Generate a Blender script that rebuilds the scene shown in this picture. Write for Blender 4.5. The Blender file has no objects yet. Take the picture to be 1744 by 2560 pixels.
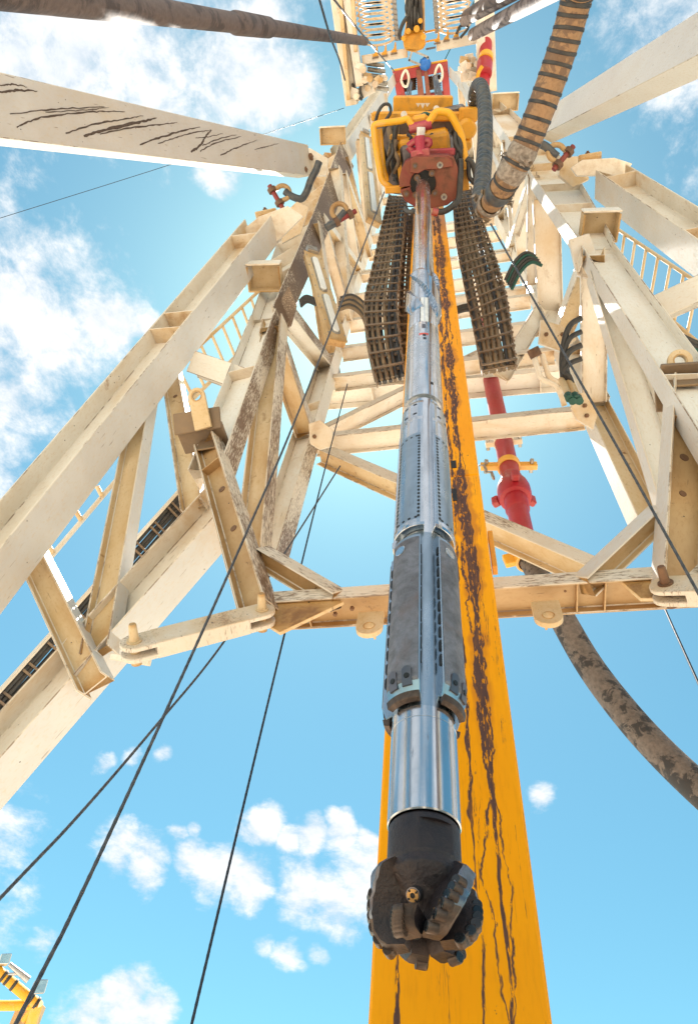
import bpy, bmesh, math, random
import numpy as np
from mathutils import Matrix, Vector, noise
random.seed(7)
R = math.radians
sc = bpy.context.scene
col = sc.collection
PI = math.pi

# ------------------------------------------------------------------ camera
F = 1707.0                      # focal length in pixels of a 1744 x 2560 frame
CU, CV, CAMZ = 872.0, 1280.0, 1.7
zc = np.array([184., 1155., F]); zc /= np.linalg.norm(zc)
xc = np.array([10050., 925., -F]); xc -= zc * (xc @ zc); xc /= np.linalg.norm(xc)
yc = np.cross(zc, xc)
CM = np.stack([xc, yc, zc])
if (CM @ np.array([0, 0, 1.]))[1] < 0: CM[1] *= -1
cd = bpy.data.cameras.new('camera'); cam = bpy.data.objects.new('camera', cd); col.objects.link(cam)
cd.sensor_fit = 'VERTICAL'; cd.sensor_height = 36; cd.lens = F / 2560 * 36
cd.clip_start = 0.05; cd.clip_end = 5000
rt, up, bk = CM[:, 0], CM[:, 1], -CM[:, 2]
cam.matrix_world = Matrix(((rt[0], up[0], bk[0], 0), (rt[1], up[1], bk[1], 0), (rt[2], up[2], bk[2], CAMZ), (0, 0, 0, 1)))
sc.camera = cam

def ray(u, v):
    return CM @ np.array([u - CU, CV - v, F]) / F
def P(u, v, d=None, x=None, y=None, z=None):
    """a point of the place seen in direction (u, v), at an axial distance d or on the plane x, y or z"""
    r = ray(u, v)
    t = d if d is not None else x / r[0] if x is not None else y / r[1] if y is not None else (z - CAMZ) / r[2]
    return Vector((r[0] * t, r[1] * t, CAMZ + r[2] * t))

# ------------------------------------------------------------------ sun, sky, exposure
sun_dir = Vector(ray(903, 810)).normalized()
sun_el = math.asin(sun_dir.z); sun_az = math.atan2(sun_dir.x, sun_dir.y)
sd = bpy.data.lights.new('sun', 'SUN'); so = bpy.data.objects.new('sun', sd); col.objects.link(so)
sd.energy = 4.6; sd.angle = R(0.53); sd.color = (1, .95, .87)
so.rotation_euler = (-sun_dir).to_track_quat('-Z', 'Y').to_euler()
SKY_STRENGTH = 0.067
sc.view_settings.view_transform = 'Standard'; sc.view_settings.look = 'None'
sc.view_settings.gamma = 1; sc.view_settings.use_curve_mapping = False
sc.view_settings.exposure = 1.55
sc.cycles.max_bounces = 5; sc.cycles.diffuse_bounces = 3; sc.cycles.glossy_bounces = 3; sc.cycles.transmission_bounces = 2
sc.cycles.use_denoising = True

world = bpy.data.worlds.new('World'); sc.world = world; world.use_nodes = True
world.cycles.sampling_method = 'MANUAL'; world.cycles.sample_map_resolution = 256
nt = world.node_tree; nt.nodes.clear()
class NB:
    """tiny node-building helper"""
    def __init__(s, nt): s.nt = nt
    def n(s, t, **k):
        nd = s.nt.nodes.new(t)
        for a, b in k.items(): setattr(nd, a, b)
        return nd
    def put(s, sock, v):
        if v is None: return
        if isinstance(v, bpy.types.NodeSocket): s.nt.links.new(v, sock)
        else: sock.default_value = v
    def math(s, op, a, b=None, c=None, clamp=False):
        nd = s.n('ShaderNodeMath', operation=op, use_clamp=clamp)
        s.put(nd.inputs[0], a); s.put(nd.inputs[1], b); s.put(nd.inputs[2], c)
        return nd.outputs[0]
    def vmath(s, op, a, b=None):
        nd = s.n('ShaderNodeVectorMath', operation=op)
        s.put(nd.inputs[0], a); s.put(nd.inputs[1], b)
        return nd.outputs['Value'] if op == 'DOT_PRODUCT' else nd.outputs[0]
    def rng(s, v, a, b, c=0., d=1., smooth=False):
        nd = s.n('ShaderNodeMapRange', interpolation_type='SMOOTHSTEP' if smooth else 'LINEAR')
        for i, q in enumerate((v, a, b, c, d)): s.put(nd.inputs[i], q)
        return nd.outputs[0]
    def noise(s, vec, scale, detail=4., rough=.55, dist=0.):
        nd = s.n('ShaderNodeTexNoise'); s.put(nd.inputs['Vector'], vec)
        nd.inputs['Scale'].default_value = scale; nd.inputs['Detail'].default_value = detail
        nd.inputs['Roughness'].default_value = rough; nd.inputs['Distortion'].default_value = dist
        return nd.outputs['Fac']
    def vscale(s, vec, x, y, z, off=(0, 0, 0)):
        nd = s.n('ShaderNodeMapping'); s.put(nd.inputs['Vector'], vec)
        nd.inputs['Scale'].default_value = (x, y, z); nd.inputs['Location'].default_value = off
        return nd.outputs[0]
    def mix(s, f, a, b, blend='MIX'):
        nd = s.n('ShaderNodeMix', data_type='RGBA', blend_type=blend)
        s.put(nd.inputs[0], f)
        s.put(nd.inputs[6], a if isinstance(a, bpy.types.NodeSocket) else (*a, 1) if len(a) == 3 else a)
        s.put(nd.inputs[7], b if isinstance(b, bpy.types.NodeSocket) else (*b, 1) if len(b) == 3 else b)
        return nd.outputs[2]
B = NB(nt)
sky = B.n('ShaderNodeTexSky', sky_type='NISHITA', sun_disc=False)
sky.sun_elevation = sun_el; sky.sun_rotation = sun_az
sky.air_density = 1.0; sky.dust_density = 0.5; sky.ozone_density = 1.8; sky.altitude = 100
dirv = B.n('ShaderNodeTexCoord').outputs['Generated']
# cumulus patches of the day: (pixel direction in the photo's frame) -> a direction in the sky, angular radius
lobes = [(60, 110, 140, 1), (200, 150, 150, 1), (360, 160, 160, 1), (420, 270, 70, 0.95), (600, 180, 130, 1), (690, 240, 80, 1), (575, 440, 40, 0.85), (540, 400, 40, 0.8), (20, 770, 120, 1), (130, 870, 95, 1), (260, 800, 70, 1), (340, 810, 40, 0.9), (60, 1000, 95, 0.95), (297, 2132, 44, 1), (364, 2154, 48, 1), (446, 2086, 24, 0.85), (490, 2062, 20, 0.8), (485, 2137, 44, 1), (551, 2173, 62, 1), (619, 2203, 51, 1), (650, 2071, 42, 1), (760, 2217, 57, 1), (832, 2236, 57, 1), (716, 2117, 29, 0.85), (771, 2104, 37, 0.95), (843, 2089, 37, 0.95), (909, 2099, 29, 0.9), (903, 2203, 66, 1), (237, 1911, 26, 0.95), (314, 1897, 24, 0.7), (410, 1891, 24, 0.72), (237, 2534, 64, 1), (319, 2499, 73, 1), (391, 2523, 44, 1), (667, 2347, 29, 0.72), (722, 2369, 31, 0.74), (795, 2360, 20, 0.7), (1335, 2003, 29, 0.85), (110, 2319, 40, 0.62)]
wob = B.n('ShaderNodeTexNoise'); wob.inputs['Scale'].default_value = 7; wob.inputs['Detail'].default_value = 6
nt.links.new(dirv, wob.inputs['Vector'])
dw = B.vmath('ADD', dirv, B.vmath('SCALE', B.vmath('SUBTRACT', wob.outputs['Color'], (.5, .5, .5))))
for nd in nt.nodes:
    if nd.type == 'VECT_MATH' and nd.operation == 'SCALE': nd.inputs['Scale'].default_value = .10
dw = B.vmath('NORMALIZE', dw)
acc = None
lobes = [(Vector(ray(u, v)).normalized(), math.atan(r_ / Vector(ray(u, v)).length / F), w_) for u, v, r_, w_ in lobes]
# the same broken cumulus goes on round the rest of the sky: (compass bearing, elevation, angular radius)
for az_, el_, ra_ in ((60, 38, 11), (95, 62, 12), (130, 30, 13), (165, 55, 14), (175, 25, 9), (205, 40, 12), (228, 66, 12), (250, 28, 13), (285, 47, 11), (310, 20, 9), (195, 76, 8)):
    lobes.append((Vector((math.sin(R(az_)) * math.cos(R(el_)), math.cos(R(az_)) * math.cos(R(el_)), math.sin(R(el_)))), R(ra_), 1))
for (c, ang, w_) in lobes:
    d_ = B.vmath('DOT_PRODUCT', dw, tuple(c))
    m_ = B.rng(d_, math.cos(ang * 1.75), math.cos(ang * .1), 0., w_)
    acc = m_ if acc is None else B.math('MAXIMUM', acc, m_)
flat = B.vscale(dirv, 1, 1, 1.9)
fine = B.noise(flat, 17, 8, .66, .15)
bigger = B.noise(flat, 7, 3, .5, .2)
shape = B.math('ADD', acc, B.math('MULTIPLY', B.math('SUBTRACT', B.math('ADD', B.math('MULTIPLY', fine, .7), B.math('MULTIPLY', bigger, .3)), .5), 2.5))
dens = B.rng(shape, .30, 1.02, 0., 1., True)
dens = B.math('MULTIPLY', dens, B.rng(acc, 0., .22, 0., 1., True))
hz = B.n('ShaderNodeSeparateXYZ'); nt.links.new(dirv, hz.inputs[0])
dens = B.math('MULTIPLY', dens, B.rng(hz.outputs[2], .02, .12))
bg_s = B.n('ShaderNodeBackground'); bg_c = B.n('ShaderNodeBackground')
hs = B.n('ShaderNodeHueSaturation'); hs.inputs['Saturation'].default_value = 1.06
nt.links.new(sky.outputs[0], hs.inputs['Color'])
nt.links.new(B.mix(1., hs.outputs[0], (.74, 1.15, .93), 'MULTIPLY'), bg_s.inputs['Color']); bg_s.inputs['Strength'].default_value = SKY_STRENGTH
cshade = B.mix(B.rng(fine, .40, .66), (.74, .80, .86), (1, .995, .985))
nt.links.new(cshade, bg_c.inputs['Color']); bg_c.inputs['Strength'].default_value = .40
mx = B.n('ShaderNodeMixShader'); nt.links.new(dens, mx.inputs[0])
nt.links.new(bg_s.outputs[0], mx.inputs[1]); nt.links.new(bg_c.outputs[0], mx.inputs[2])
wo = B.n('ShaderNodeOutputWorld'); nt.links.new(mx.outputs[0], wo.inputs['Surface'])

# ------------------------------------------------------------------ materials
MATS = {}
def newmat(name):
    m = bpy.data.materials.new(name); m.use_nodes = True
    b = NB(m.node_tree); bs = m.node_tree.nodes['Principled BSDF']
    tc = b.n('ShaderNodeTexCoord').outputs['Object']
    oi = b.n('ShaderNodeObjectInfo').outputs['Random']
    off = b.n('ShaderNodeCombineXYZ'); 
    for i in range(3): m.node_tree.links.new(b.math('MULTIPLY', oi, 37. + 11 * i), off.inputs[i])
    vec = b.vmath('ADD', tc, off.outputs[0])
    MATS[name] = m
    return m, b, bs, tc, vec
def bump(b, bs, h, strength=.3, dist=.01):
    nd = b.n('ShaderNodeBump'); nd.inputs['Strength'].default_value = strength; nd.inputs['Distance'].default_value = dist
    b.put(nd.inputs['Height'], h); b.nt.links.new(nd.outputs[0], bs.inputs['Normal'])
def painted(name, base, var, rust=(.30, .13, .035), rust_amt=.5, mud=None, mud_amt=0., speck=.5, rough=.45, dust=(.58, .42, .24), dust_amt=.5):
    """old paint: tone drift, ochre dust and rust bloom, dark chips, optional streaks of dried drilling mud"""
    m, b, bs, tc, vec = newmat(name)
    c = b.mix(b.rng(b.noise(vec, 1.3, 4, .6), .3, .7), base, var)
    d = b.noise(b.vscale(vec, 1, 1, .45), 1.1, 6, .62, .4)
    c = b.mix(b.math('MULTIPLY', b.rng(d, .47, .74, 0, 1, True), dust_amt), c, dust)
    fine = b.noise(b.vscale(vec, 1, 1, .5), 34, 3, .6)
    c = b.mix(b.math('MULTIPLY', b.rng(fine, .52, .75), .35), c, dust)
    r1 = b.noise(vec, 2.3, 7, .68, .2)
    rm = b.math('MULTIPLY', b.rng(r1, .66, .74, 0, 1, True), rust_amt)
    c = b.mix(rm, c, rust)
    gz = b.n('ShaderNodeSeparateXYZ'); b.put(gz.inputs[0], b.n('ShaderNodeTexCoord').outputs['Generated'])
    ends = b.math('ADD', b.math('ABSOLUTE', b.math('SUBTRACT', gz.outputs[2], .5)), b.math('MULTIPLY', b.math('SUBTRACT', r1, .5), .35))
    c = b.mix(b.math('MULTIPLY', b.rng(ends, .40, .53, 0, 1, True), min(1, rust_amt * 1.1)), c, dust)
    c = b.mix(b.math('MULTIPLY', b.rng(ends, .50, .56, 0, 1, True), min(1, rust_amt * .9)), c, rust)
    blot = b.noise(vec, 3.1, 8, .7, .6)
    c = b.mix(b.math('MULTIPLY', b.rng(blot, .60, .68, 0, 1, True), min(1., max(0, rust_amt - .45))), c, rust)
    # short scratches across the length
    sc_ = b.noise(b.vscale(vec, 22, 22, 2.2), 1.6, 2, .5)
    c = b.mix(b.math('MULTIPLY', b.rng(sc_, .70, .73), .6 * speck), c, (.16, .09, .05))
    vo = b.n('ShaderNodeTexVoronoi', feature='F1'); b.put(vo.inputs['Vector'], vec); vo.inputs['Scale'].default_value = 7.5
    vo.inputs['Randomness'].default_value = 1
    sel = b.noise(vec, 6.1, 2, .5)
    chips = b.math('MULTIPLY', b.rng(b.math('ADD', vo.outputs['Distance'], b.math('MULTIPLY', b.noise(vec, 60, 2), .12)), .135, .12), b.rng(sel, .52, .56))
    c = b.mix(b.math('MULTIPLY', chips, speck), c, (.055, .035, .03))
    if mud:
        s1 = b.noise(b.vscale(vec, 46, 46, 8.5), 1.4, 6, .66, .4)
        s2 = b.noise(b.vscale(vec, .9, .9, .5), 1.6, 4, .6)
        mm = b.rng(b.math('ADD', s1, b.math('MULTIPLY', b.math('SUBTRACT', s2, .5), .9)), .58 - mud_amt * .32, .72 - mud_amt * .32)
        c = b.mix(mm, c, b.mix(b.noise(vec, 20, 3), mud, tuple(x * .7 for x in mud)))
    b.nt.links.new(c, bs.inputs['Base Color'])
    b.nt.links.new(b.rng(fine, .2, .8, rough - .08, rough + .22), bs.inputs['Roughness'])
    bump(b, bs, b.math('ADD', b.math('MULTIPLY', fine, .25), b.math('MULTIPLY', rm, -.6)), .25, .004)
    return m
painted('cream', (.75, .70, .635), (.63, .555, .46), dust=(.56, .38, .19), dust_amt=.75, rust_amt=.65, speck=.8)
painted('cream_clean', (.77, .735, .685), (.71, .66, .595), rust_amt=.4, dust_amt=.4, speck=.5)
painted('cream_grey', (.63, .615, .605), (.55, .53, .515), rust_amt=.35, dust_amt=.18, speck=.8)
painted('cream_rusty', (.64, .51, .335), (.55, .385, .20), rust=(.22, .10, .03), rust_amt=1., dust_amt=.9, speck=1., dust=(.43, .24, .078))
painted('cream_mud', (.68, .62, .54), (.60, .53, .44), mud=(.20, .125, .08), mud_amt=.42, rust_amt=.4)
painted('cream_mudheavy', (.70, .62, .52), (.6, .5, .4), mud=(.165, .105, .07), mud_amt=.86, rust_amt=.6)
painted('cream_mudlight', (.70, .645, .575), (.63, .565, .485), mud=(.24, .16, .10), mud_amt=.12, rust_amt=.4)
painted('post_rust', (.50, .345, .18), (.36, .21, .085), rust=(.105, .055, .025), rust_amt=1.25, dust=(.30, .155, .052), dust_amt=.95, speck=1.)
painted('red_paint', (.40, .012, .022), (.30, .010, .022), rust=(.13, .04, .025), rust_amt=.6, dust=(.36, .06, .055), dust_amt=.4, rough=.35)
painted('red_rusty', (.235, .022, .024), (.17, .022, .024), rust=(.075, .03, .018), rust_amt=.9, dust=(.23, .075, .04), dust_amt=.7, rough=.5)
painted('magenta_red', (.36, .02, .055), (.29, .015, .04), rust_amt=.4, dust_amt=.3, dust=(.5, .2, .15), rough=.35)
painted('yellow_clean', (.80, .36, .012), (.74, .30, .01), rust=(.12, .06, .02), rust_amt=.5, dust=(.5, .27, .04), dust_amt=.4, rough=.4)
painted('yellow_tube', (.80, .42, .015), (.76, .34, .01), rust=(.2, .09, .02), rust_amt=.35, dust_amt=.15, rough=.35)

def edge_mat():
    m, b, bs, tc, vec = newmat('edge_chip')
    n1 = b.noise(b.vscale(vec, 3, 3, 2.2), 1.4, 8, .75); n2 = b.noise(b.vscale(vec, .8, .8, .45), 1., 3, .5)
    c = b.mix(b.math('MULTIPLY', b.rng(b.math('ADD', n1, b.math('MULTIPLY', b.math('SUBTRACT', n2, .5), .8)), .52, .62), .8), (.66, .59, .50), (.17, .10, .06))
    b.nt.links.new(c, bs.inputs['Base Color']); bs.inputs['Roughness'].default_value = .6
edge_mat()
def beam_yellow():
    m, b, bs, tc, vec = newmat('yellow_worn')
    sx = b.n('ShaderNodeSeparateXYZ'); b.put(sx.inputs[0], tc)
    c = b.mix(b.rng(b.noise(tc, 1.2, 4), .3, .7), (.97, .385, .0), (.92, .335, .0))
    # runs where passing gear has rubbed the paint through to dark primer: wavering tracks of changing width
    X, Z = sx.outputs[0], sx.outputs[2]
    rag = b.math('MULTIPLY', b.math('SUBTRACT', b.noise(b.vscale(tc, 26, 26, 3.2), 1., 5, .65), .5), .05)
    def track(x0, amp, fz, off, w0, w1, z0, z1):
        wv = b.math('MULTIPLY', b.math('SUBTRACT', b.noise(b.vscale(tc, 0, 0, fz, (off, 0, off)), 1., 5, .6), .5), amp)
        dx = b.math('ABSOLUTE', b.math('ADD', b.math('SUBTRACT', b.math('SUBTRACT', X, x0), wv), rag))
        w = b.math('MULTIPLY', b.rng(Z, z0, z1, w0, w1), b.rng(b.noise(b.vscale(tc, 0, 0, fz * 1.7, (off * 2, 0, 3)), 1., 4, .6), .36, .64, .0, 1.5))
        return dx, w
    worn = None; soft = None
    for (x0, amp, fz, off, w0, w1, z0, z1) in ((.185, .16, .8, 1.3, .006, .036, 2.9, 6.0), (.11, .14, 1.1, 7.7, .006, .022, 2.6, 6.0), (.16, .30, 1.4, 4.1, .003, .010, 2.4, 8.), (.20, .20, 1.9, 2.6, .004, .008, 2.4, 8.), (-.22, .10, .9, 9.4, .040, .0, 2.3, 3.0)):
        dx, w = track(x0, amp, fz, off, w0, w1, z0, z1)
        m_ = b.rng(b.math('SUBTRACT', dx, w), .003, -.002); q_ = b.math('MULTIPLY', b.rng(b.math('SUBTRACT', dx, b.math('MULTIPLY', w, 1.9)), .012, -.012), b.rng(w, .012, .03))
        worn = m_ if worn is None else b.math('MAXIMUM', worn, m_); soft = q_ if soft is None else b.math('MAXIMUM', soft, q_)
    isl = b.rng(b.noise(b.vscale(tc, 50, 50, 10), 1., 5, .7), .555, .58)          # islands of paint left in the runs
    worn = b.math('MULTIPLY', worn, b.math('SUBTRACT', 1., isl))
    c = b.mix(b.math('MULTIPLY', soft, .6), c, (.50, .15, .02))
    c = b.mix(worn, c, b.mix(b.noise(b.vscale(tc, 30, 30, 4), 1, 3), (.065, .035, .034), (.14, .07, .06)))
    th = b.noise(b.vscale(tc, 12, 12, .33, (3, 1, 0)), 1., 6, .6, .4)             # hairline cracks
    line = b.rng(b.math('ABSOLUTE', b.math('SUBTRACT', th, .5)), .0045, .0015)
    brk = b.math('MULTIPLY', b.rng(b.noise(b.vscale(tc, 6, 6, 2.5), 1., 5, .7), .50, .54), b.rng(X, -.12, .02))
    c = b.mix(b.math('MULTIPLY', b.math('MULTIPLY', line, brk), .85), c, (.12, .055, .035))
    vo = b.n('ShaderNodeTexVoronoi'); b.put(vo.inputs['Vector'], b.vscale(tc, 1, 1, .6)); vo.inputs['Scale'].default_value = 21
    ch = b.math('MULTIPLY', b.rng(b.math('ADD', vo.outputs['Distance'], b.math('MULTIPLY', b.noise(tc, 90, 4), .34)), .285, .25), b.rng(b.noise(tc, 3.3, 5, .65), .51, .58))
    c = b.mix(b.math('MULTIPLY', ch, .9), c, (.12, .055, .035))
    gr = b.noise(b.vscale(tc, 40, 40, 6), 1.2, 4, .6)
    c = b.mix(b.math('MULTIPLY', b.rng(gr, .5, .8), .35), c, (.62, .22, .004))
    b.nt.links.new(c, bs.inputs['Base Color'])
    b.nt.links.new(b.rng(worn, 0, 1, .42, .6), bs.inputs['Roughness']); bs.inputs['Specular IOR Level'].default_value = .15
    bump(b, bs, b.math('MULTIPLY', b.math('MAXIMUM', worn, ch), -1.), .5, .004)
beam_yellow()

def steel(name, col=(.60, .62, .65), rough=.2, var=.14, scr=.5, dark=(.10, .08, .09), dark_amt=.25, ring=True):
    m, b, bs, tc, vec = newmat(name)
    ax = b.noise(b.vscale(tc, 9, 9, .35), 1., 5, .6)                      # drawn along the length
    rg = b.noise(b.vscale(tc, 2, 2, 60), 1., 4, .6)                       # turned rings
    blot = b.noise(b.vscale(tc, 3, 3, 1.5), 2., 6, .65, .5)
    c = b.mix(b.rng(blot, .35, .7), col, tuple(x * .72 for x in col))
    sc1 = b.noise(b.vscale(tc, 30, 30, 3), 1.5, 4, .65)
    c = b.mix(b.math('MULTIPLY', b.rng(sc1, .66, .72), scr), c, dark)
    dk = b.noise(tc, 5, 8, .7, .4)
    c = b.mix(b.math('MULTIPLY', b.rng(dk, .56, .72, 0, 1, True), dark_amt), c, dark)
    b.nt.links.new(c, bs.inputs['Base Color']); bs.inputs['Metallic'].default_value = 1
    r_ = b.math('ADD', b.math('ADD', b.rng(ax, .3, .7, rough - var * .5, rough + var * .5), b.rng(blot, .4, .8, 0, var)), b.math('MULTIPLY', b.rng(sc1, .64, .74), .2))
    b.nt.links.new(r_, bs.inputs['Roughness'])
    bump(b, bs, b.math('ADD', b.math('MULTIPLY', rg, .6 if ring else .1), b.math('ADD', b.math('MULTIPLY', ax, 1.2), b.math('MULTIPLY', b.rng(sc1, .64, .74), -.6))), .10, .004)
    return m
steel('steel_shiny', (.66, .68, .71), .13, .14, .6, dark_amt=.35)
steel('steel_bright', (.76, .76, .77), .15, .2, .55, dark_amt=.35)
steel('steel_blue', (.42, .50, .57), .24, .16, .45, dark_amt=.35, ring=False)
steel('steel_dark', (.20, .18, .19), .38, .2, .4, (.08, .05, .04), .5)
steel('steel_grey', (.40, .38, .36), .42, .2, .5, (.16, .09, .05), .5)

def rough_metal(name, c0, c1, c2, scale=14, rough=.55, metal=.6, bs_=.6, bd=.006):
    m, b, bs, tc, vec = newmat(name)
    n1 = b.noise(tc, scale, 8, .7, .3); n2 = b.noise(tc, scale * .25, 5, .6, .4); n3 = b.noise(tc, scale * 9, 3, .6)
    c = b.mix(b.rng(n1, .38, .66), c0, c1)
    c = b.mix(b.rng(n2, .50, .66, 0, .85, True), c, c2)
    b.nt.links.new(c, bs.inputs['Base Color']); bs.inputs['Metallic'].default_value = metal
    b.nt.links.new(b.rng(n1, .3, .7, rough - .15, rough + .2), bs.inputs['Roughness'])
    bump(b, bs, b.math('ADD', n1, b.math('MULTIPLY', n3, .5)), bs_, bd)
rough_metal('bit_body', (.024, .020, .026), (.046, .034, .037), (.080, .050, .040), 12, .42, .4, .8, .007)
rough_metal('bit_gauge', (.22, .24, .28), (.11, .115, .14), (.12, .075, .065), 14, .32, .85, .3, .003)
rough_metal('bit_tip', (.125, .085, .065), (.065, .046, .040), (.038, .03, .03), 18, .45, .6, .5, .005)
rough_metal('hardface', (.26, .25, .27), (.13, .125, .14), (.20, .14, .125), 11, .5, .7, 1., .005)
rough_metal('bronze', (.75, .42, .16), (.55, .28, .09), (.45, .2, .06), 30, .4, .7, .3, .002)
rough_metal('rust_steel', (.16, .085, .05), (.25, .14, .08), (.10, .06, .045), 12, .6, .4, .6, .006)
rough_metal('chain_metal', (.17, .12, .085), (.27, .19, .12), (.10, .075, .06), 9, .55, .35, .5, .005)
rough_metal('galv', (.45, .43, .40), (.33, .31, .28), (.30, .22, .14), 12, .45, .7, .3, .003)

def simple(name, c, rough=.5, metal=0., c2=None, scale=12, em=None):
    m, b, bs, tc, vec = newmat(name)
    n1 = b.noise(vec, scale, 5, .6)
    cc = b.mix(b.rng(n1, .35, .65), c, c2 or tuple(x * .75 for x in c))
    b.nt.links.new(cc, bs.inputs['Base Color']); bs.inputs['Metallic'].default_value = metal
    b.nt.links.new(b.rng(n1, .3, .7, max(.05, rough - .1), min(1, rough + .12)), bs.inputs['Roughness'])
    bump(b, bs, n1, .2, .003)
simple('dry_mud', (.10, .066, .05), .8, 0, (.07, .045, .035), 20)
simple('rubber', (.022, .022, .026), .5, 0, (.05, .045, .04))
simple('rubber_ribbed', (.035, .045, .06), .42, 0, (.10, .095, .09), 8)
simple('hose_dusty', (.12, .085, .058), .7, 0, (.23, .165, .10), 7)
simple('black', (.006, .006, .007), .5)
simple('cutter_black', (.012, .014, .018), .18, 0)
simple('wire', (.055, .06, .07), .5, .5, (.12, .12, .13), 30)
simple('wire_dark', (.02, .03, .05), .5, .3)
simple('cable_green', (.006, .075, .055), .5)
simple('white_part', (.80, .80, .78), .4)
simple('sticker', (.85, .85, .86), .35)
simple('red_mark', (.75, .06, .02), .5)
simple('blue_part', (.015, .14, .50), .4)
simple('lens_glass', (.80, .82, .83), .15, 0, (.74, .75, .74))
simple('aluminium', (.55, .56, .58), .3, .9)
simple('orange_cable', (.75, .33, .01), .5)
simple('tan_cloth', (.16, .125, .10), .9, 0, (.34, .29, .25), 20)
def dirty(name, c0, c1, c2, s=(1, 1, 1), scale=4):
    m, b, bs, tc, vec = newmat(name)
    v2 = b.vscale(tc, *s)
    n1 = b.noise(v2, scale, 9, .7, .6); n2 = b.noise(tc, 22, 5, .65); n3 = b.noise(v2, scale * .4, 3, .5)
    c = b.mix(b.rng(n2, .35, .65), c0, c1)
    c = b.mix(b.rng(b.math('ADD', n1, b.math('MULTIPLY', b.math('SUBTRACT', n3, .5), .7)), .50, .56), c, c2)
    b.nt.links.new(c, bs.inputs['Base Color']); bs.inputs['Roughness'].default_value = .7
    bump(b, bs, b.math('ADD', n1, n2), .5, .008)
dirty('hose_muddy', (.19, .15, .128), (.11, .088, .078), (.040, .034, .033), (1, 1, 1), 7)
dirty('hose_band', (.34, .20, .105), (.26, .15, .075), (.17, .10, .06), (1, 1, 1), 9)
dirty('pipe_rust', (.115, .080, .070), (.165, .115, .10), (.075, .052, .047))
dirty('pipe_mixed', (.30, .25, .24), (.22, .16, .15), (.10, .07, .07), (1, 1, 1), 6)
def ground_mat():
    m, b, bs, tc, vec = newmat('pale_ground')
    n1 = b.noise(tc, .35, 8, .6); n2 = b.noise(tc, 6, 6, .6)
    c = b.mix(b.rng(n1, .3, .7), (.61, .525, .42), (.52, .43, .32))
    c = b.mix(b.rng(n2, .45, .7, 0, .4), c, (.46, .38, .29))
    b.nt.links.new(c, bs.inputs['Base Color']); bs.inputs['Roughness'].default_value = .95
    bump(b, bs, n2, .4, .03)
ground_mat()
M = MATS

# ------------------------------------------------------------------ object helpers
W = {}
def V(*a): return Vector(a)
def reg(o, parent, mw):
    col.objects.link(o)
    if parent is not None:
        o.parent = parent; o.matrix_basis = W[parent].inverted() @ mw
    else: o.matrix_basis = mw
    W[o] = mw
    return o
def tag(o, label=None, cat=None, group=None, kind=None):
    for k, v in (('label', label), ('category', cat), ('group', group), ('kind', kind)):
        if v: o[k] = v
    return o
def thing(name, loc, label, cat, group=None):
    o = bpy.data.objects.new(name, None); o.empty_display_size = .2
    reg(o, None, Matrix.Translation(loc))
    return tag(o, label, cat, group)
def frame(p, z, x=None):
    z = Vector(z).normalized()
    x = Vector(x) if x is not None else (Vector((1, 0, 0)) if abs(z.x) < .9 else Vector((0, 1, 0)))
    x = (x - z * x.dot(z)).normalized(); y = z.cross(x)
    return Matrix(((x.x, y.x, z.x, p[0]), (x.y, y.y, z.y, p[1]), (x.z, y.z, z.z, p[2]), (0, 0, 0, 1)))
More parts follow.
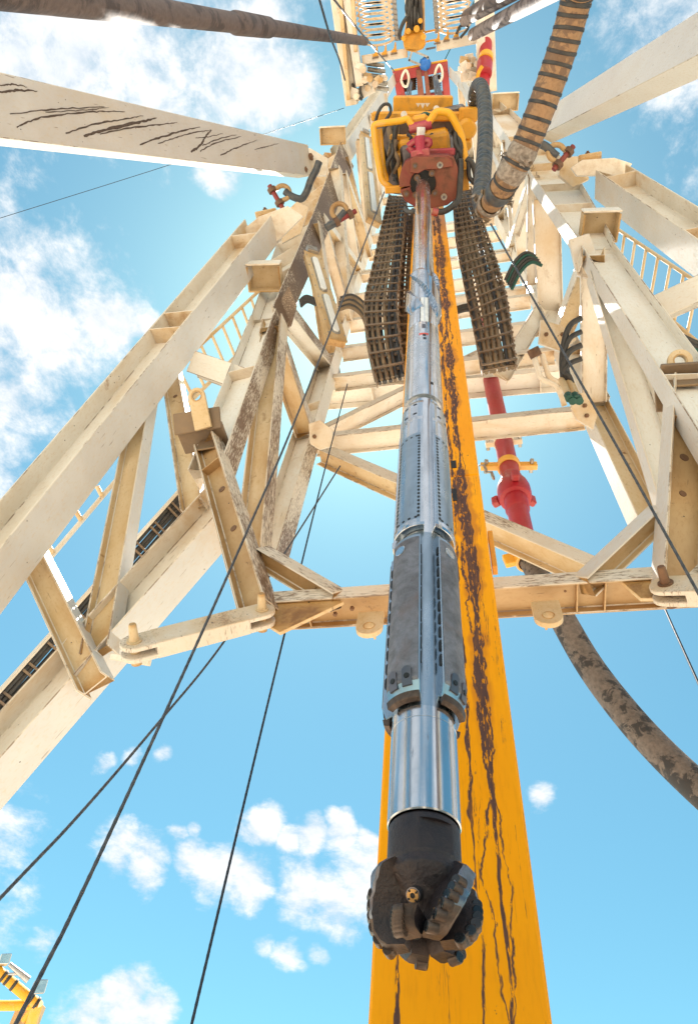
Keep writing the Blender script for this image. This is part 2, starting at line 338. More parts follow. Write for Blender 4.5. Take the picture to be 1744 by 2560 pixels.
class MB:
    """collects shapes of ONE object; build() links them as one mesh"""
    def __init__(s): s.v = []; s.f = []; s.mi = []; s.sm = []
    def add(s, vs, fs, mi=0, sm=False, mat=None):
        o = len(s.v)
        s.v += [(mat @ Vector(q)) if mat is not None else Vector(q) for q in vs]
        for k, f in enumerate(fs):
            s.f.append([o + i for i in f]); s.mi.append(mi[k] if isinstance(mi, (list, tuple)) else mi); s.sm.append(sm)
        return s
    def box(s, c, sz, mat=None, mi=0):
        a, b, d = (q / 2 for q in sz); x, y, z = c
        vs = [(x + i * a, y + j * b, z + k * d) for i in (-1, 1) for j in (-1, 1) for k in (-1, 1)]
        return s.add(vs, [(0, 1, 3, 2), (4, 6, 7, 5), (0, 4, 5, 1), (2, 3, 7, 6), (0, 2, 6, 4), (1, 5, 7, 3)], mi, False, mat)
    def prism(s, poly, z0, z1, mat=None, mi=0, sm=False):
        n = len(poly)
        vs = [(x, y, z0) for x, y in poly] + [(x, y, z1) for x, y in poly]
        fs = [list(range(n))[::-1], list(range(n, 2 * n))] + [(i, (i + 1) % n, n + (i + 1) % n, n + i) for i in range(n)]
        o = len(s.f)
        s.add(vs, fs, mi, False, mat)
        if sm:
            for i in range(o + 2, len(s.f)): s.sm[i] = True
        return s
    def plate(s, poly, holes, z0, z1, mat=None, mi=0):
        """flat plate with round holes, triangulated"""
        bm = bmesh.new(); loops = [poly] + holes; ed = []
        for lp in loops:
            vv = [bm.verts.new((x, y, 0)) for x, y in lp]
            ed += [bm.edges.new((vv[i], vv[(i + 1) % len(vv)])) for i in range(len(vv))]
        bmesh.ops.triangle_fill(bm, use_beauty=True, use_dissolve=False, edges=ed, normal=(0, 0, 1))
        bm.verts.index_update()
        tri = [[v.index for v in f.verts] for f in bm.faces]; pts = [v.co.copy() for v in bm.verts]
        n = len(pts); vs = [(p.x, p.y, z0) for p in pts] + [(p.x, p.y, z1) for p in pts]
        fs = [t[::-1] for t in tri] + [[n + i for i in t] for t in tri]
        k = 0
        for lp in loops:
            m = len(lp)
            fs += [(k + i, k + (i + 1) % m, n + k + (i + 1) % m, n + k + i) for i in range(m)]; k += m
        bm.free()
        return s.add(vs, fs, mi, False, mat)
    def lathe(s, prof, n=32, mat=None, mi=0, cap=True):
        """prof: list of (r, z)"""
        vs = []; fs = []
        for r, z in prof:
            for i in range(n): a = 2 * PI * i / n; vs.append((r * math.cos(a), r * math.sin(a), z))
        for j in range(len(prof) - 1):
            for i in range(n):
                fs.append((j * n + i, j * n + (i + 1) % n, (j + 1) * n + (i + 1) % n, (j + 1) * n + i))
        s.add(vs, fs, mi, True, mat)
        if cap:
            s.add(vs[:n], [list(range(n))[::-1]], mi, False, mat); s.add(vs[-n:], [list(range(n))], mi, False, mat)
        return s
    def cyl(s, p0, p1, r, r1=None, n=16, mi=0):
        p0 = Vector(p0); p1 = Vector(p1)
        return s.lathe([(r, 0), (r if r1 is None else r1, (p1 - p0).length)], n, frame(p0, p1 - p0), mi)
    def tube(s, path, rad, n=12, mi=0, cap=True, ref=None):
        path = [Vector(p) for p in path]; N = len(path); vs = []; fs = []
        x = None
        for i, p in enumerate(path):
            t = (path[min(i + 1, N - 1)] - path[max(i - 1, 0)]).normalized()
            if x is None: x = frame(p, t, ref).col[0].to_3d()
            x = (x - t * x.dot(t)).normalized(); y = t.cross(x)
            r = rad(i / max(1, N - 1)) if callable(rad) else rad[i] if isinstance(rad, (list, tuple)) else rad
            for k in range(n): a = 2 * PI * k / n; vs.append(p + (x * math.cos(a) + y * math.sin(a)) * r)
        for i in range(N - 1):
            for k in range(n): fs.append((i * n + k, i * n + (k + 1) % n, (i + 1) * n + (k + 1) % n, (i + 1) * n + k))
        s.add(vs, fs, mi, True)
        if cap: s.add(vs[:n], [list(range(n))[::-1]], mi); s.add(vs[-n:], [list(range(n))], mi)
        return s
    def build(s, name, mat, parent=None, fr=None, bevel=0., seg=1, sharp=52):
        if fr is None: fr = Matrix.Translation(sum(s.v, Vector()) / max(1, len(s.v)))
        inv = fr.inverted()
        me = bpy.data.meshes.new(name)
        me.from_pydata([inv @ q for q in s.v], [], s.f)
        for m_ in (mat if isinstance(mat, (list, tuple)) else [mat]): me.materials.append(M[m_])
        me.polygons.foreach_set('material_index', s.mi); me.polygons.foreach_set('use_smooth', s.sm)
        bm = bmesh.new(); bm.from_mesh(me); bmesh.ops.recalc_face_normals(bm, faces=bm.faces)
        for e in bm.edges:
            if len(e.link_faces) == 2 and e.calc_face_angle(0) > R(sharp): e.smooth = False
        bm.to_mesh(me); bm.free()
        me.update()
        o = bpy.data.objects.new(name, me)
        reg(o, parent, fr)
        if bevel:
            md = o.modifiers.new('bevel', 'BEVEL'); md.width = bevel; md.segments = seg; md.limit_method = 'ANGLE'; md.angle_limit = R(38)
        return o
def dup(o, parent, mw, label=None):
    c = o.copy(); reg(c, parent, mw)
    return c
def catmull(pts, n=10):
    pts = [Vector(p) for p in pts]; q = [pts[0] * 2 - pts[1]] + pts + [pts[-1] * 2 - pts[-2]]; out = []
    for i in range(1, len(q) - 2):
        for k in range(n):
            t = k / n; a, b, c, d = q[i - 1:i + 3]
            out.append(.5 * ((2 * b) + (c - a) * t + (2 * a - 5 * b + 4 * c - d) * t * t + (3 * b - a - 3 * c + d) * t ** 3))
    out.append(pts[-1]); return out
def circ(r, n=16, c=(0, 0), a0=0, a1=2 * PI):
    full = abs(a1 - a0 - 2 * PI) < 1e-6
    m = n if full else n + 1
    return [(c[0] + r * math.cos(a0 + (a1 - a0) * i / n), c[1] + r * math.sin(a0 + (a1 - a0) * i / n)) for i in range(m)]

def beam(name, parent, p0, p1, nrm, h, b, mats=('cream', 'cream_grey'), tf=.022, tw=.016, h1=None, b1=None, stiff=(), side=1, kind='I', holes=(), label=None):
    """a rolled steel member: p0, p1 run along the middle of the flange that faces nrm; the web stands behind it"""
    p0 = Vector(p0); p1 = Vector(p1); L = (p1 - p0).length
    fr = frame(p0, p1 - p0, nrm)
    h1 = h1 or h; b1 = b1 or b
    def sec(h, b):
        B2 = b / 2; w = tw / 2
        if kind == 'I':
            return [(0, -B2), (0, B2), (-tf, B2), (-tf, w), (-h + tf, w), (-h + tf, B2), (-h, B2), (-h, -B2), (-h + tf, -B2), (-h + tf, -w), (-tf, -w), (-tf, -B2)]
        return [(0, -B2), (0, B2), (-h, B2), (-h, -B2)]
    s0 = sec(h, b); s1 = sec(h1, b1); n = len(s0)
    vs = [(x, y, 0) for x, y in s0] + [(x, y, L) for x, y in s1]
    fs = [(i, (i + 1) % n, n + (i + 1) % n, n + i) for i in range(n)] + [list(range(n))[::-1], list(range(n, 2 * n))]
    mi = [1 if i == 0 else 0 for i in range(n)] + [0, 0]
    mb = MB(); mb.add(vs, fs, mi, False, fr)
    o = mb.build(name, list(mats) + ['edge_chip'], parent, fr, .009)
    o.modifiers['bevel'].material = 2
    if label: o['label'] = label
    lvl2 = parent is not None
    for t in stiff:
        hh = h + (h1 - h) * t; bb = b + (b1 - b) * t
        w = bb / 2 - tw / 2 - .004
        sb = MB(); sb.box((-hh / 2, side * (tw / 2 + w / 2 - .001), L * t), (hh - 2 * tf + .004, w, .014), fr)
        sb.build('stiffener', mats[0], o, fr, .003)
    for t, sz in holes:            # bolt holes rimmed in the web
        hb = MB(); hb.lathe([(sz, 0), (sz * 1.3, .001), (sz * 1.3, .006), (sz, .007)], 14, fr @ Matrix.Translation((-h * .5, side * (tw / 2), L * t)) @ Matrix.Rotation(-side * PI / 2, 4, 'X'), 0, True)
        hb.build('bolt_hole', 'rust_steel', o, fr)
    return o
def bolt(parent, p, n, r=.02, mat='rust_steel', name='bolt', l=None):
    mb = MB(); fr = frame(p, n); l = l or r
    mb.prism(circ(r, 6), -.002, l, fr); mb.lathe([(r * .55, l), (r * .55, l * 1.6)], 8, fr)
    return mb.build(name, mat, parent, fr)

# ------------------------------------------------------------------ ground
g = MB(); g.box((0, 0, -.25), (3000, 3000, .5)); tag(g.build('ground', 'pale_ground'), kind='structure')

# ------------------------------------------------------------------ the mast
XP = Vector((1, 0, 0)); XN = -XP; YN = Vector((0, -1, 0)); ZN = Vector((0, 0, -1))
mast = thing('mast', (-.3, 4, 0), 'tall cream steel drilling mast of muddy I-beams towering around the drill string', 'mast')
# front left leg: lower part splayed out to the left, upper part rising to the crown
kneeL = P(612, 1262, d=8.2)
def to_ground(hi, lo, z=.0):
    return hi + (lo - hi) * ((hi.z - z) / (hi.z - lo.z))
lowL = to_ground(kneeL, P(-170, 2158, d=6.1))
mir = lambda p: V(-.6 - p.x, p.y, p.z)
beam('leg', mast, mir(lowL), mir(kneeL) + V(.25, .25, -.35), (-.80, .05, -.55), .46, .40, ('cream', 'cream_grey'), h1=.46, b1=.46)
legB = beam('leg', mast, lowL, kneeL, (.80, .05, -.55), .46, .40, ('cream', 'cream_grey'), h1=.46, b1=.50)
cl = [P(570, 1180, x=-2.72), P(699, 793, x=-2.70), P(800, 562, x=-2.70), P(868, 385, z=25.5), P(987, 196, z=36)]
legC = beam('leg', mast, cl[0], cl[1], (1, -.14, 0), .46, .34, ('cream_clean', 'cream_mud'), stiff=(.55,), side=-1)
legC2 = beam('leg', mast, cl[1], cl[2], (1, -.38, 0), .48, .40, ('cream_clean', 'cream_mudheavy'), h1=.95, b1=.58, stiff=(.35, .62, .85), side=-1)
legC3 = beam('leg', mast, cl[2], cl[3], (1, -.38, 0), .95, .58, ('cream', 'cream_mudheavy'), h1=.6, b1=.80, stiff=(.08, .2, .35, .6, .8), side=-1)
legC4 = beam('leg', mast, cl[3], cl[4], (1, -.14, 0), .50, .55, ('cream', 'cream_grey'), b1=.4)
# front right leg
crr = [P(1770, 1165, x=2.1), P(1446, 628, x=2.1), P(1325, 452, x=2.1), P(1222, 290, z=25.5), P(1122, 180, z=36)]
beam('leg', mast, crr[0], crr[1], (-1, -.10, 0), .50, .26, ('cream_clean', 'cream_grey'), stiff=(.25,), side=1)
beam('leg', mast, crr[1], crr[2], (-1, -.10, 0), .52, .30, ('cream_clean', 'cream_grey'), h1=.95, stiff=(.45, .78), side=1)
beam('leg', mast, crr[2], crr[3], (-1, -.10, 0), .95, .34, ('cream', 'cream_grey'), h1=.6, stiff=(.1, .3, .5), side=1)
beam('leg', mast, crr[3], crr[4], (-1, -.10, 0), .50, .40, ('cream', 'cream_grey'))
# rear legs
YB = 5.5
blx, brx = P(790, 1088, y=YB).x, P(1458, 1030, y=YB).x
zn = P(790, 1088, y=YB).z; zf = P(703, 1385, y=YB).z; zfr = P(1600, 1300, y=YB).z
beam('leg', mast, (blx, YB, zf - .3), (blx, YB, zn), (1, -.20, 0), .42, .34, ('cream', 'cream_mud'))
beam('leg', mast, (blx, YB, zn), (blx + .15, YB - .3, 24), (1, -.20, 0), .42, .34, ('cream', 'cream_clean'), stiff=(.1, .3, .6), side=-1)
beam('leg', mast, (blx + .15, YB - .3, 24), (-1.5, 3.3, 36), (1, -.20, 0), .42, .34, ('cream', 'cream_clean'))
beam('leg', mast, (brx, YB, zfr - .2), (brx, YB, zn), (-1, -.15, 0), .42, .32, ('cream_rusty', 'cream_clean'))
beam('leg', mast, (brx, YB, zn), (brx - .15, YB - .3, 24), (-1, -.15, 0), .46, .36, ('cream', 'cream_clean'), stiff=(.2, .3), side=1)
beam('leg', mast, (brx - .15, YB - .3, 24), (.95, 3.3, 36), (-1, -.15, 0), .42, .34, ('cream', 'cream_clean'))
# rear face: girts and the crossing diagonals
zg = P(1300, 1035, y=YB).z
beam('girt', mast, (blx - .05, YB - .02, zn - .05), (brx + .05, YB - .02, zg - .05), YN, .40, .19, ('cream', 'cream_mudlight'), holes=((.35, .03), (.72, .03)), side=-1)
beam('brace', mast, P(796, 1112, y=YB + .1), P(1530, 1424, y=YB + .02), (0, -1, .1), .36, .24, ('cream_rusty', 'cream_mudlight'), tw=.02)
beam('brace', mast, P(800, 1070, y=YB + .12), P(1230, 860, y=YB + .12), (0, -1, .1), .34, .20, ('cream', 'cream_mudlight'))
zz = zn
for k, dz in enumerate((2.6, 4.2, 6.0, 8.0, 10.2, 12.6, 15.0)):
    z_ = zn + dz
    f_ = min(1, dz / 11.4)
    beam('girt', mast, (blx + .15 * f_, YB - .3 * f_, z_), (brx - .15 * f_, YB - .3 * f_, z_), YN, .34, .2, ('cream', 'cream_clean'))
# gusset plates and the wide rear box girder the hose drops from
for (u0, v0, u1, v1) in ((850, 800, 1010, 960), (1180, 900, 1400, 830)):
    a = P(u0, v0, y=YB + .35); c = P(u1, v1, y=YB + .35)
beam('girt', mast, P(800, 965, y=YB + .5), P(1500, 905, y=YB + .5), (0, -1, -.05), .5, .5, ('cream_clean', 'cream_clean'), stiff=(.2, .8))
# side faces: lacing between front and rear legs
jl = P(716, 760, x=-2.66); jr = P(1452, 640, x=2.08)
beam('brace', mast, P(712, 800, x=-2.60), P(664, 1392, y=4.62), (1, -.14, 0), .34, .30, ('cream_rusty', 'cream_mud'), label='speckled ochre brace down to the spreader frame')
beam('brace', mast, P(700, 812, x=-2.62), P(786, 1078, y=YB - .1), (1, -.20, 0), .34, .30, ('cream_rusty', 'cream_mud'))
beam('brace', mast, P(727, 768, x=-2.6), P(852, 935, x=-2.55), (.8, -.4, -.4), .34, .28, ('cream', 'cream_mud'))
beam('brace', mast, P(800, 555, x=-2.6), P(846, 880, x=-2.5), (1, -.20, 0), .38, .30, ('cream_rusty', 'cream_mudlight'))
beam('brace', mast, P(852, 420, x=-2.45), P(880, 800, x=-2.35), (1, -.20, 0), .34, .26, ('cream', 'cream_mudlight'))
beam('brace', mast, P(872, 390, x=-2.5), P(930, 640, x=-2.2), (1, -.20, 0), .34, .26, ('cream_rusty', 'cream_mud'))
beam('brace', mast, P(905, 335, x=-2.5), P(945, 560, x=-2.2), (1, -.20, 0), .34, .26, ('cream', 'cream_clean'))
beam('brace', mast, P(1452, 640, x=2.04), P(1376, 850, x=2.02), (-1, -.15, 0), .34, .26, ('cream_rusty', 'cream_clean'))
beam('brace', mast, P(1449, 655, x=2.06), P(1452, 1010, y=YB - .15), (-1, -.15, 0), .40, .12, ('cream', 'cream_clean'))
beam('brace', mast, P(1468, 690, x=2.06), P(1640, 1265, y=4.6), (-1, -.15, 0), .36, .20, ('cream_clean', 'cream_grey'))
beam('brace', mast, P(1330, 500, x=2.0), P(1345, 830, x=2.05), (-1, -.15, 0), .56, .16, ('cream', 'cream_grey'), stiff=(.55, .68))
beam('brace', mast, P(1265, 380, x=1.95), P(1290, 640, x=2.0), (-1, -.15, 0), .5, .16, ('cream', 'cream_clean'), stiff=(.5,))
beam('brace', mast, P(1340, 760, x=2.0), P(1235, 930, y=YB - .1), (-.8, -.5, -.2), .34, .16, ('cream', 'cream_grey'))
beam('brace', mast, P(1228, 300, x=1.9), P(1248, 520, x=1.9), (-1, -.15, 0), .4, .16, ('cream', 'cream_clean'))
beam('brace', mast, P(1150, 215, z=32), P(1270, 470, x=2.0), (-1, -.15, 0), .3, .2, ('cream', 'cream_grey'))
for k, z_ in enumerate((19, 22.5, 26, 29.5, 33)):
    f_ = (z_ - 18.4) / (36 - 18.4)
    xl = cl[2].x + (cl[4].x - cl[2].x) * f_; yl = cl[2].y + (cl[4].y - cl[2].y) * f_
    xr = crr[2].x + (crr[4].x - crr[2].x) * f_; yr = crr[2].y + (crr[4].y - crr[2].y) * f_
    yb = YB - .3 - max(0, z_ - 24) / 12 * 1.9; dx = max(0, z_ - 24) / 12
    bl_ = V(blx + .15 + dx * (-1.5 - blx - .15), yb, z_); br_ = V(brx - .15 + dx * (.95 - brx + .15), yb, z_)
    beam('girt', mast, (xl, yl, z_), bl_, XP, .26, .2, ('cream', 'cream_mudlight'))
    beam('girt', mast, (xr, yr, z_), br_, XN, .26, .2, ('cream', 'cream_clean'))
    if k < 4:
        beam('brace', mast, (xl, yl, z_), bl_ + V(.1, -.2, 3.3), XP, .22, .18, ('cream_rusty', 'cream_clean'))
        beam('brace', mast, (xr, yr, z_), br_ + V(-.1, -.2, 3.3), XN, .22, .18, ('cream', 'cream_clean'))
        beam('girt', mast, bl_, br_, YN, .26, .18, ('cream', 'cream_clean'))
# splayed-leg lacing on the left, between the raising leg and the lower leg
def wing(name, a, c, n, h, b, ms, **k): return beam(name, mast, a, c, n, h, b, ms, **k)
wing('brace', P(66, 1282, d=8.6), P(272, 1690, d=6.75), (1, -.12, 0), .30, .24, ('cream_rusty', 'cream_grey'))
wing('brace', P(392, 960, d=10.4), P(284, 1625, d=7.0), (1, -.15, 0), .34, .22, ('cream_rusty', 'cream_grey'))
wing('brace', P(446, 905, d=11.0), P(512, 1262, d=8.2), (1, -.15, 0), .28, .20, ('cream_rusty', 'cream_clean'), holes=((.27, .028),))
wing('brace', P(476, 902, d=10.4), P(600, 945, d=10.0), (.2, -.5, -.8), .3, .34, ('cream_clean', 'cream_clean'))
wing('brace', P(1612, 780, d=9.6), P(1790, 700, d=8.6), (-.2, -.5, -.8), .3, .34, ('cream_clean', 'cream_clean'))
# rails of the muddy inner strip: bracket boxes standing off the front legs
def bracket(u, v, d, w=.62):
    """open-bottomed stool: pale front plate, four ribs around a rusty hollow"""
    p = P(u, v, d=d); fr = frame(p, (0, 0, 1), (1, .12, 0))
    mb = MB(); mb.box((0, -.23, 0), (w, .03, .27), fr)
    o = mb.build('bracket', 'cream_clean', mast, fr, .008)
    mb = MB(); mb.box((0, .02, .115), (w - .02, .46, .03), fr)
    for x_ in (-w / 2 + .02, w / 2 - .02): mb.box((x_, .03, -.02), (.026, .44, .23), fr)
    mb.box((0, .24, -.02), (w - .06, .026, .23), fr)
    mb.build('bracket_box', 'cream_rusty', o, fr, .004)
    return o
bracket(662, 690, 12.3); bracket(1497, 563, 11.2, .60); bracket(832, 338, 21., .8); bracket(1262, 254, 21., .8)
def gusset(pts, d, th=.03, mat='cream', bolts=()):
    q = [P(u, v, d=d) for u, v in pts]; n = (q[1] - q[0]).cross(q[2] - q[0]).normalized()
    if n.z > 0: n = -n
    fr = frame(q[0], n, q[1] - q[0]); inv = fr.inverted()
    o = MB().prism([tuple((inv @ p).to_2d()) for p in q], -th, th, fr).build('gusset', mat, mast, fr, .006)
    for (u, v) in bolts:
        p = P(u, v, d=d); bolt(o, p + n * th, n, .035)
    return o
gusset([(696, 760), (722, 715), (742, 765), (728, 815), (702, 830), (686, 805)], 11.6, .03, 'cream_mudheavy')
gusset([(1420, 600), (1470, 585), (1490, 640), (1470, 700), (1440, 690)], 10.5, .03, 'cream_grey')
gusset([(772, 1060), (800, 1050), (830, 1075), (835, 1115), (800, 1125), (775, 1110)], 10.75, .03, 'cream_mudlight', ((786, 1092),))
gusset([(1440, 985), (1470, 980), (1490, 1040), (1480, 1075), (1440, 1050), (1425, 1020)], 10.6, .03, 'cream', ((1458, 1015), (1463, 1040)))
gusset([(1350, 800), (1400, 815), (1440, 850), (1400, 880), (1345, 860)], 11.4, .04, 'cream', ((1362, 838), (1402, 838)))
gusset([(700, 545), (742, 505), (772, 520), (752, 585), (705, 610)], 14.2, .03, 'cream')
gusset([(735, 380), (775, 372), (820, 398), (815, 440), (770, 440)], 15.4, .04, 'cream_clean', ((780, 400), (790, 425)))
gusset([(1335, 290), (1400, 278), (1420, 320), (1380, 350), (1330, 340)], 15.8, .04, 'cream_clean', ((1372, 318),))
gusset([(1400, 395), (1455, 392), (1470, 450), (1430, 470), (1395, 440)], 13.6, .04, 'cream')
for (u, v, d) in ((742, 530, 14.0), (560, 700, 12.2)): pass

# ---------------- raising legs (pinned to the mast)
def raising_leg(label, low, high, n, side, stiff, mats):
    t = thing('raising_leg', (low[0], low[1], 0), label, 'steel leg', 'raising legs of the mast')
    l0 = (high - low).length; low = to_ground(high, low); k_ = l0 / (high - low).length
    o = beam('leg_beam', t, low, high, n, .58, .52, mats, tf=.028, stiff=[1 - (1 - q) * k_ for q in stiff], side=side)
    return t, o
tA, oA = raising_leg('wide cream I-beam raising leg slanting in from the left edge to the mast', P(-330, 1880, d=5.9), P(688, 572, d=13.2), (.80, .06, -.58), -1, (.05, .62, .665, .93), ('cream', 'cream_grey'))
tR, oR = raising_leg('wide cream I-beam raising leg entering from the right edge towards the mast', P(2100, 912, d=7.0), P(1486, 462, d=13.0), (-.80, .06, -.58), 1, (.1, .5, .93), ('cream', 'cream_grey'))
def legcap(t, pts, zdir, bolt_px, d, bn):
    fr = frame(pts[0], zdir)
    inv = fr.inverted(); poly = [(inv @ p).to_2d() for p in pts]
    MB().prism([tuple(q) for q in poly], -.03, .03, fr).build('pin_plate', 'cream_clean', t, fr, .008)
    p = P(*bolt_px, d=d); f2 = frame(p, bn)
    MB().box((0, 0, .16), (.30, .24, .36), f2).box((0, 0, .02), (.42, .34, .05), f2).build('pin_box', 'cream_rusty', t, f2, .012)
    bolt(t, f2 @ V(.0, -.12, .2), f2.to_3x3() @ V(0, -1, 0), .045)
legcap(tA, [P(*q, d=13.3) for q in ((585, 592), (650, 545), (722, 520), (760, 545), (700, 600), (640, 640))], (.1, -.35, -.9), (668, 548), 13.4, (-.25, .0, 1))
legcap(tR, [P(*q, d=13.0) for q in ((1425, 420), (1452, 402), (1530, 398), (1575, 412), (1560, 440), (1495, 440), (1440, 440))], (.1, -.35, -.9), (1474, 408), 13.0, (-.05, 0, 1))

# ---------------- stay beams overhead
def stay(label, a, c, n, h, b):
    t = thing('stay_beam', (a[0], a[1], 0), label, 'steel beam', 'overhead stay beams')
    beam('box_beam', t, a, c, n, h, b, ('cream_clean', 'cream_mudstay'), kind='box')
    return t
painted('cream_mudstay', (.60, .55, .52), (.53, .47, .43), rust_amt=.4, speck=1.)
painted('cream_paint', (.72, .70, .69), (.66, .63, .62), rust_amt=.3, dust_amt=.15, speck=.8)
sL = stay('off-white box beam streaked with dark run marks crossing the sky at left', P(775, 401, d=15.2) + (P(-260, 215, d=5.9) - P(775, 401, d=15.2)) * 1.5, P(775, 401, d=15.2), (.1, -.2, -1), .34, .62)
# dried mud runs across the underside of the beam, each a thin crust
sb_ = sL.children[0]; fw = W[sb_]; pn = fw.to_3x3() @ V(1, 0, 0); p_0 = fw.translation
def on_face(u, v, lift=.0025):
    r_ = Vector(ray(u, v)); o_ = V(0, 0, CAMZ); t = (p_0 + pn * lift - o_).dot(pn) / r_.dot(pn); return o_ + r_ * t
for pts, w_ in ((((45, 500), (250, 480), (460, 470)), .9), (((200, 492), (350, 485), (480, 473)), .7), (((75, 560), (170, 520), (300, 500), (440, 490), (550, 490)), 1.1), (((290, 585), (420, 545), (540, 525), (630, 508)), 1.2), (((370, 600), (470, 570), (600, 540), (690, 520)), 2.2), (((440, 588), (560, 565), (700, 548), (780, 540)), 1.2),
        (((615, 635), (720, 600), (800, 575), (880, 560)), 1.5), (((695, 632), (790, 600), (880, 578), (930, 572)), 1.0), (((840, 668), (880, 640), (905, 600), (930, 572)), 2.4), (((880, 665), (960, 625), (1060, 600)), 1.2), (((890, 640), (960, 612), (1040, 592)), 1.), (((970, 683), (1040, 650), (1130, 615)), 1.1), (((1120, 657), (1170, 645), (1225, 630)), .9), (((0, 405), (80, 398), (165, 400)), 1.3), (((0, 375), (60, 372), (120, 382)), .8), (((860, 607), (920, 600), (980, 588)), .7)):
    q = resample0 = catmull([on_face(u / 1.759, v / 1.759) for u, v in pts], 9); rv = random.Random(int(pts[0][0])); mb = MB(); vs = []; fs = []
    for i, p in enumerate(q):
        t_ = (q[min(i + 1, len(q) - 1)] - q[max(i - 1, 0)]).normalized(); sd_ = pn.cross(t_).normalized(); f = i / (len(q) - 1)
        hw_ = .0085 * w_ * (.25 + .75 * math.sin(PI * min(1, f * .8 + .2)) ** .6) * rv.uniform(.55, 1.25); j_ = sd_ * rv.uniform(-.006, .006)
        vs += [p - sd_ * hw_ + j_, p + sd_ * hw_ + j_, p + sd_ * hw_ * .5 + j_ + pn * .004, p - sd_ * hw_ * .5 + j_ + pn * .004]
    for i in range(len(q) - 1):
        for k in range(4): fs.append((i * 4 + k, i * 4 + (k + 1) % 4, i * 4 + 4 + (k + 1) % 4, i * 4 + 4 + k))
    mb.add(vs, fs); mb.build('mud_run', 'dry_mud', sb_, fw)
# rounded end, hook plate
sR = thing('stay_beam', (3, .4, 0), 'clean off-white box beam crossing the upper right corner', 'steel beam', 'overhead stay beams')
beam('box_beam', sR, P(1362, 302, d=15.6) + (P(1960, -45, d=6.6) - P(1362, 302, d=15.6)) * 1.5, P(1362, 302, d=15.6), (-.1, -.3, -1), .36, .68, ('cream_clean', 'cream_paint'), kind='box')

# ---------------- spreader frame in front of the rear face
YS = 3.9
spr = thing('spreader_frame', (-.1, YS, 0), 'rusty cream spreader frame with two lugged posts and a lower cross beam', 'steel frame')
def lug(parent, p, fr_z, fr_x, r, l, th, mat='cream_rusty', hole=.45, name='lug'):
    """eye plate: straight sides, round head with a pin hole; local x runs from the root to the eye"""
    fr = frame(p, fr_z, fr_x)
    poly = [(0, -r)] + [(l + q[0], q[1]) for q in circ(r, 14, (0, 0), -PI / 2, PI / 2)] + [(0, r)]
    mb = MB(); mb.plate(poly, [circ(r * hole, 16, (l, 0))[::-1]], -th / 2, th / 2, fr)
    mb.lathe([(r * hole * 1.02, -th * .62), (r * hole * 1.32, -th * .62), (r * hole * 1.32, th * .62), (r * hole * 1.02, th * .62), (r * hole * 1.02, -th * .62)], 18, fr @ Matrix.Translation((l, 0, 0)), 0, False)
    return mb.build(name, mat, parent, fr, .004)
cb0 = P(672, 1492, y=YS); cb1 = P(1790, 1420, y=YS)
cb = beam('cross_beam', spr, cb0, cb1, YN, .36, .155, ('post_rust', 'cream_mudlight'), stiff=(.09, .36, .71, .77), side=1, tf=.026)
for (u, v) in ((925, 1506), (1358, 1478)):
    p = P(u, v, y=YS + .06) + V(0, .04, -.05)
    l_ = lug(spr, p + V(0, .05, 0), (0, -1, .15), (0, -.1, -1), .115, .22, .05, hole=.36)
    MB().box((0, 0, 0), (.02, .26, .05), frame(p + V(0, .16, -.05), (0, 0, 1), (1, 0, 0))).build('lug_rib', 'cream_rusty', spr)
# left post with cap plate and eye
colL0 = P(682, 1512, y=YS - .05); colL1 = P(545, 1090, y=YS - .40)
beam('post', spr, colL0, colL1, (1, -.40, 0), .30, .24, ('post_rust', 'cream_mud'), stiff=(.80,), side=-1, tf=.024, holes=((.42, .03), (.66, .032)))
colR0 = P(1640, 1452, y=YS - .05); colR1 = P(1672, 950, y=YS - .62)
beam('post', spr, colR0, colR1, (-1, -.35, 0), .36, .24, ('post_rust', 'cream_grey'), stiff=(.74,.985), side=1, tf=.024, holes=((.40, .026), (.58, .034)))
# short inner struts
beam('strut', spr, P(656, 1366, y=YS - .1), P(848, 1478, y=YS - .02), (.25, -1, .35), .20, .17, ('post_rust', 'cream_mud'), tf=.018)
beam('strut', spr, P(1640, 1262, y=YS - .15), P(1448, 1442, y=YS - .02), (-.25, -1, .35), .20, .17, ('cream_rusty', 'cream_grey'), tf=.018)
# cap plates and eyes
def capplate(c0, pts, y, th=.06):
    q = [P(u, v, y=y) for u, v in pts]
def cap(top, sx, w, l):
    fr = frame(top, (0, 0, 1), (sx, -.06, 0))
    mb = MB(); mb.box((-.20, 0, .02), (w, l, .05), fr); mb.box((0, 0, 0), (w, .27, .035), frame(fr @ V(-.20, -l / 2 - .06, .03), (0, .65, .75), fr.col[0].to_3d()))
    mb.box((-.10, l * .1, -.12), (w * .5, .025, .25), fr)
    mb.build('cap_plate', 'cap_rust', spr, fr, .008)
    return fr
painted('cap_rust', (.13, .09, .06), (.20, .13, .075), rust=(.07, .04, .025), rust_amt=.9, dust_amt=.8, dust=(.27, .165, .075))
fl = cap(colL1, 1, .60, .34); frr = cap(colR1, -1, .60, .34)
lug(spr, fl @ V(-.10, -.17, -.10), (0, -.65, -.75), (-.16, -.74, .64), .105, .42, .045, hole=.52, name='eye')
lug(spr, frr @ V(-.14, -.17, -.10), (0, -.65, -.75), (.02, -.75, .65), .125, .40, .05, hole=.46, name='eye')
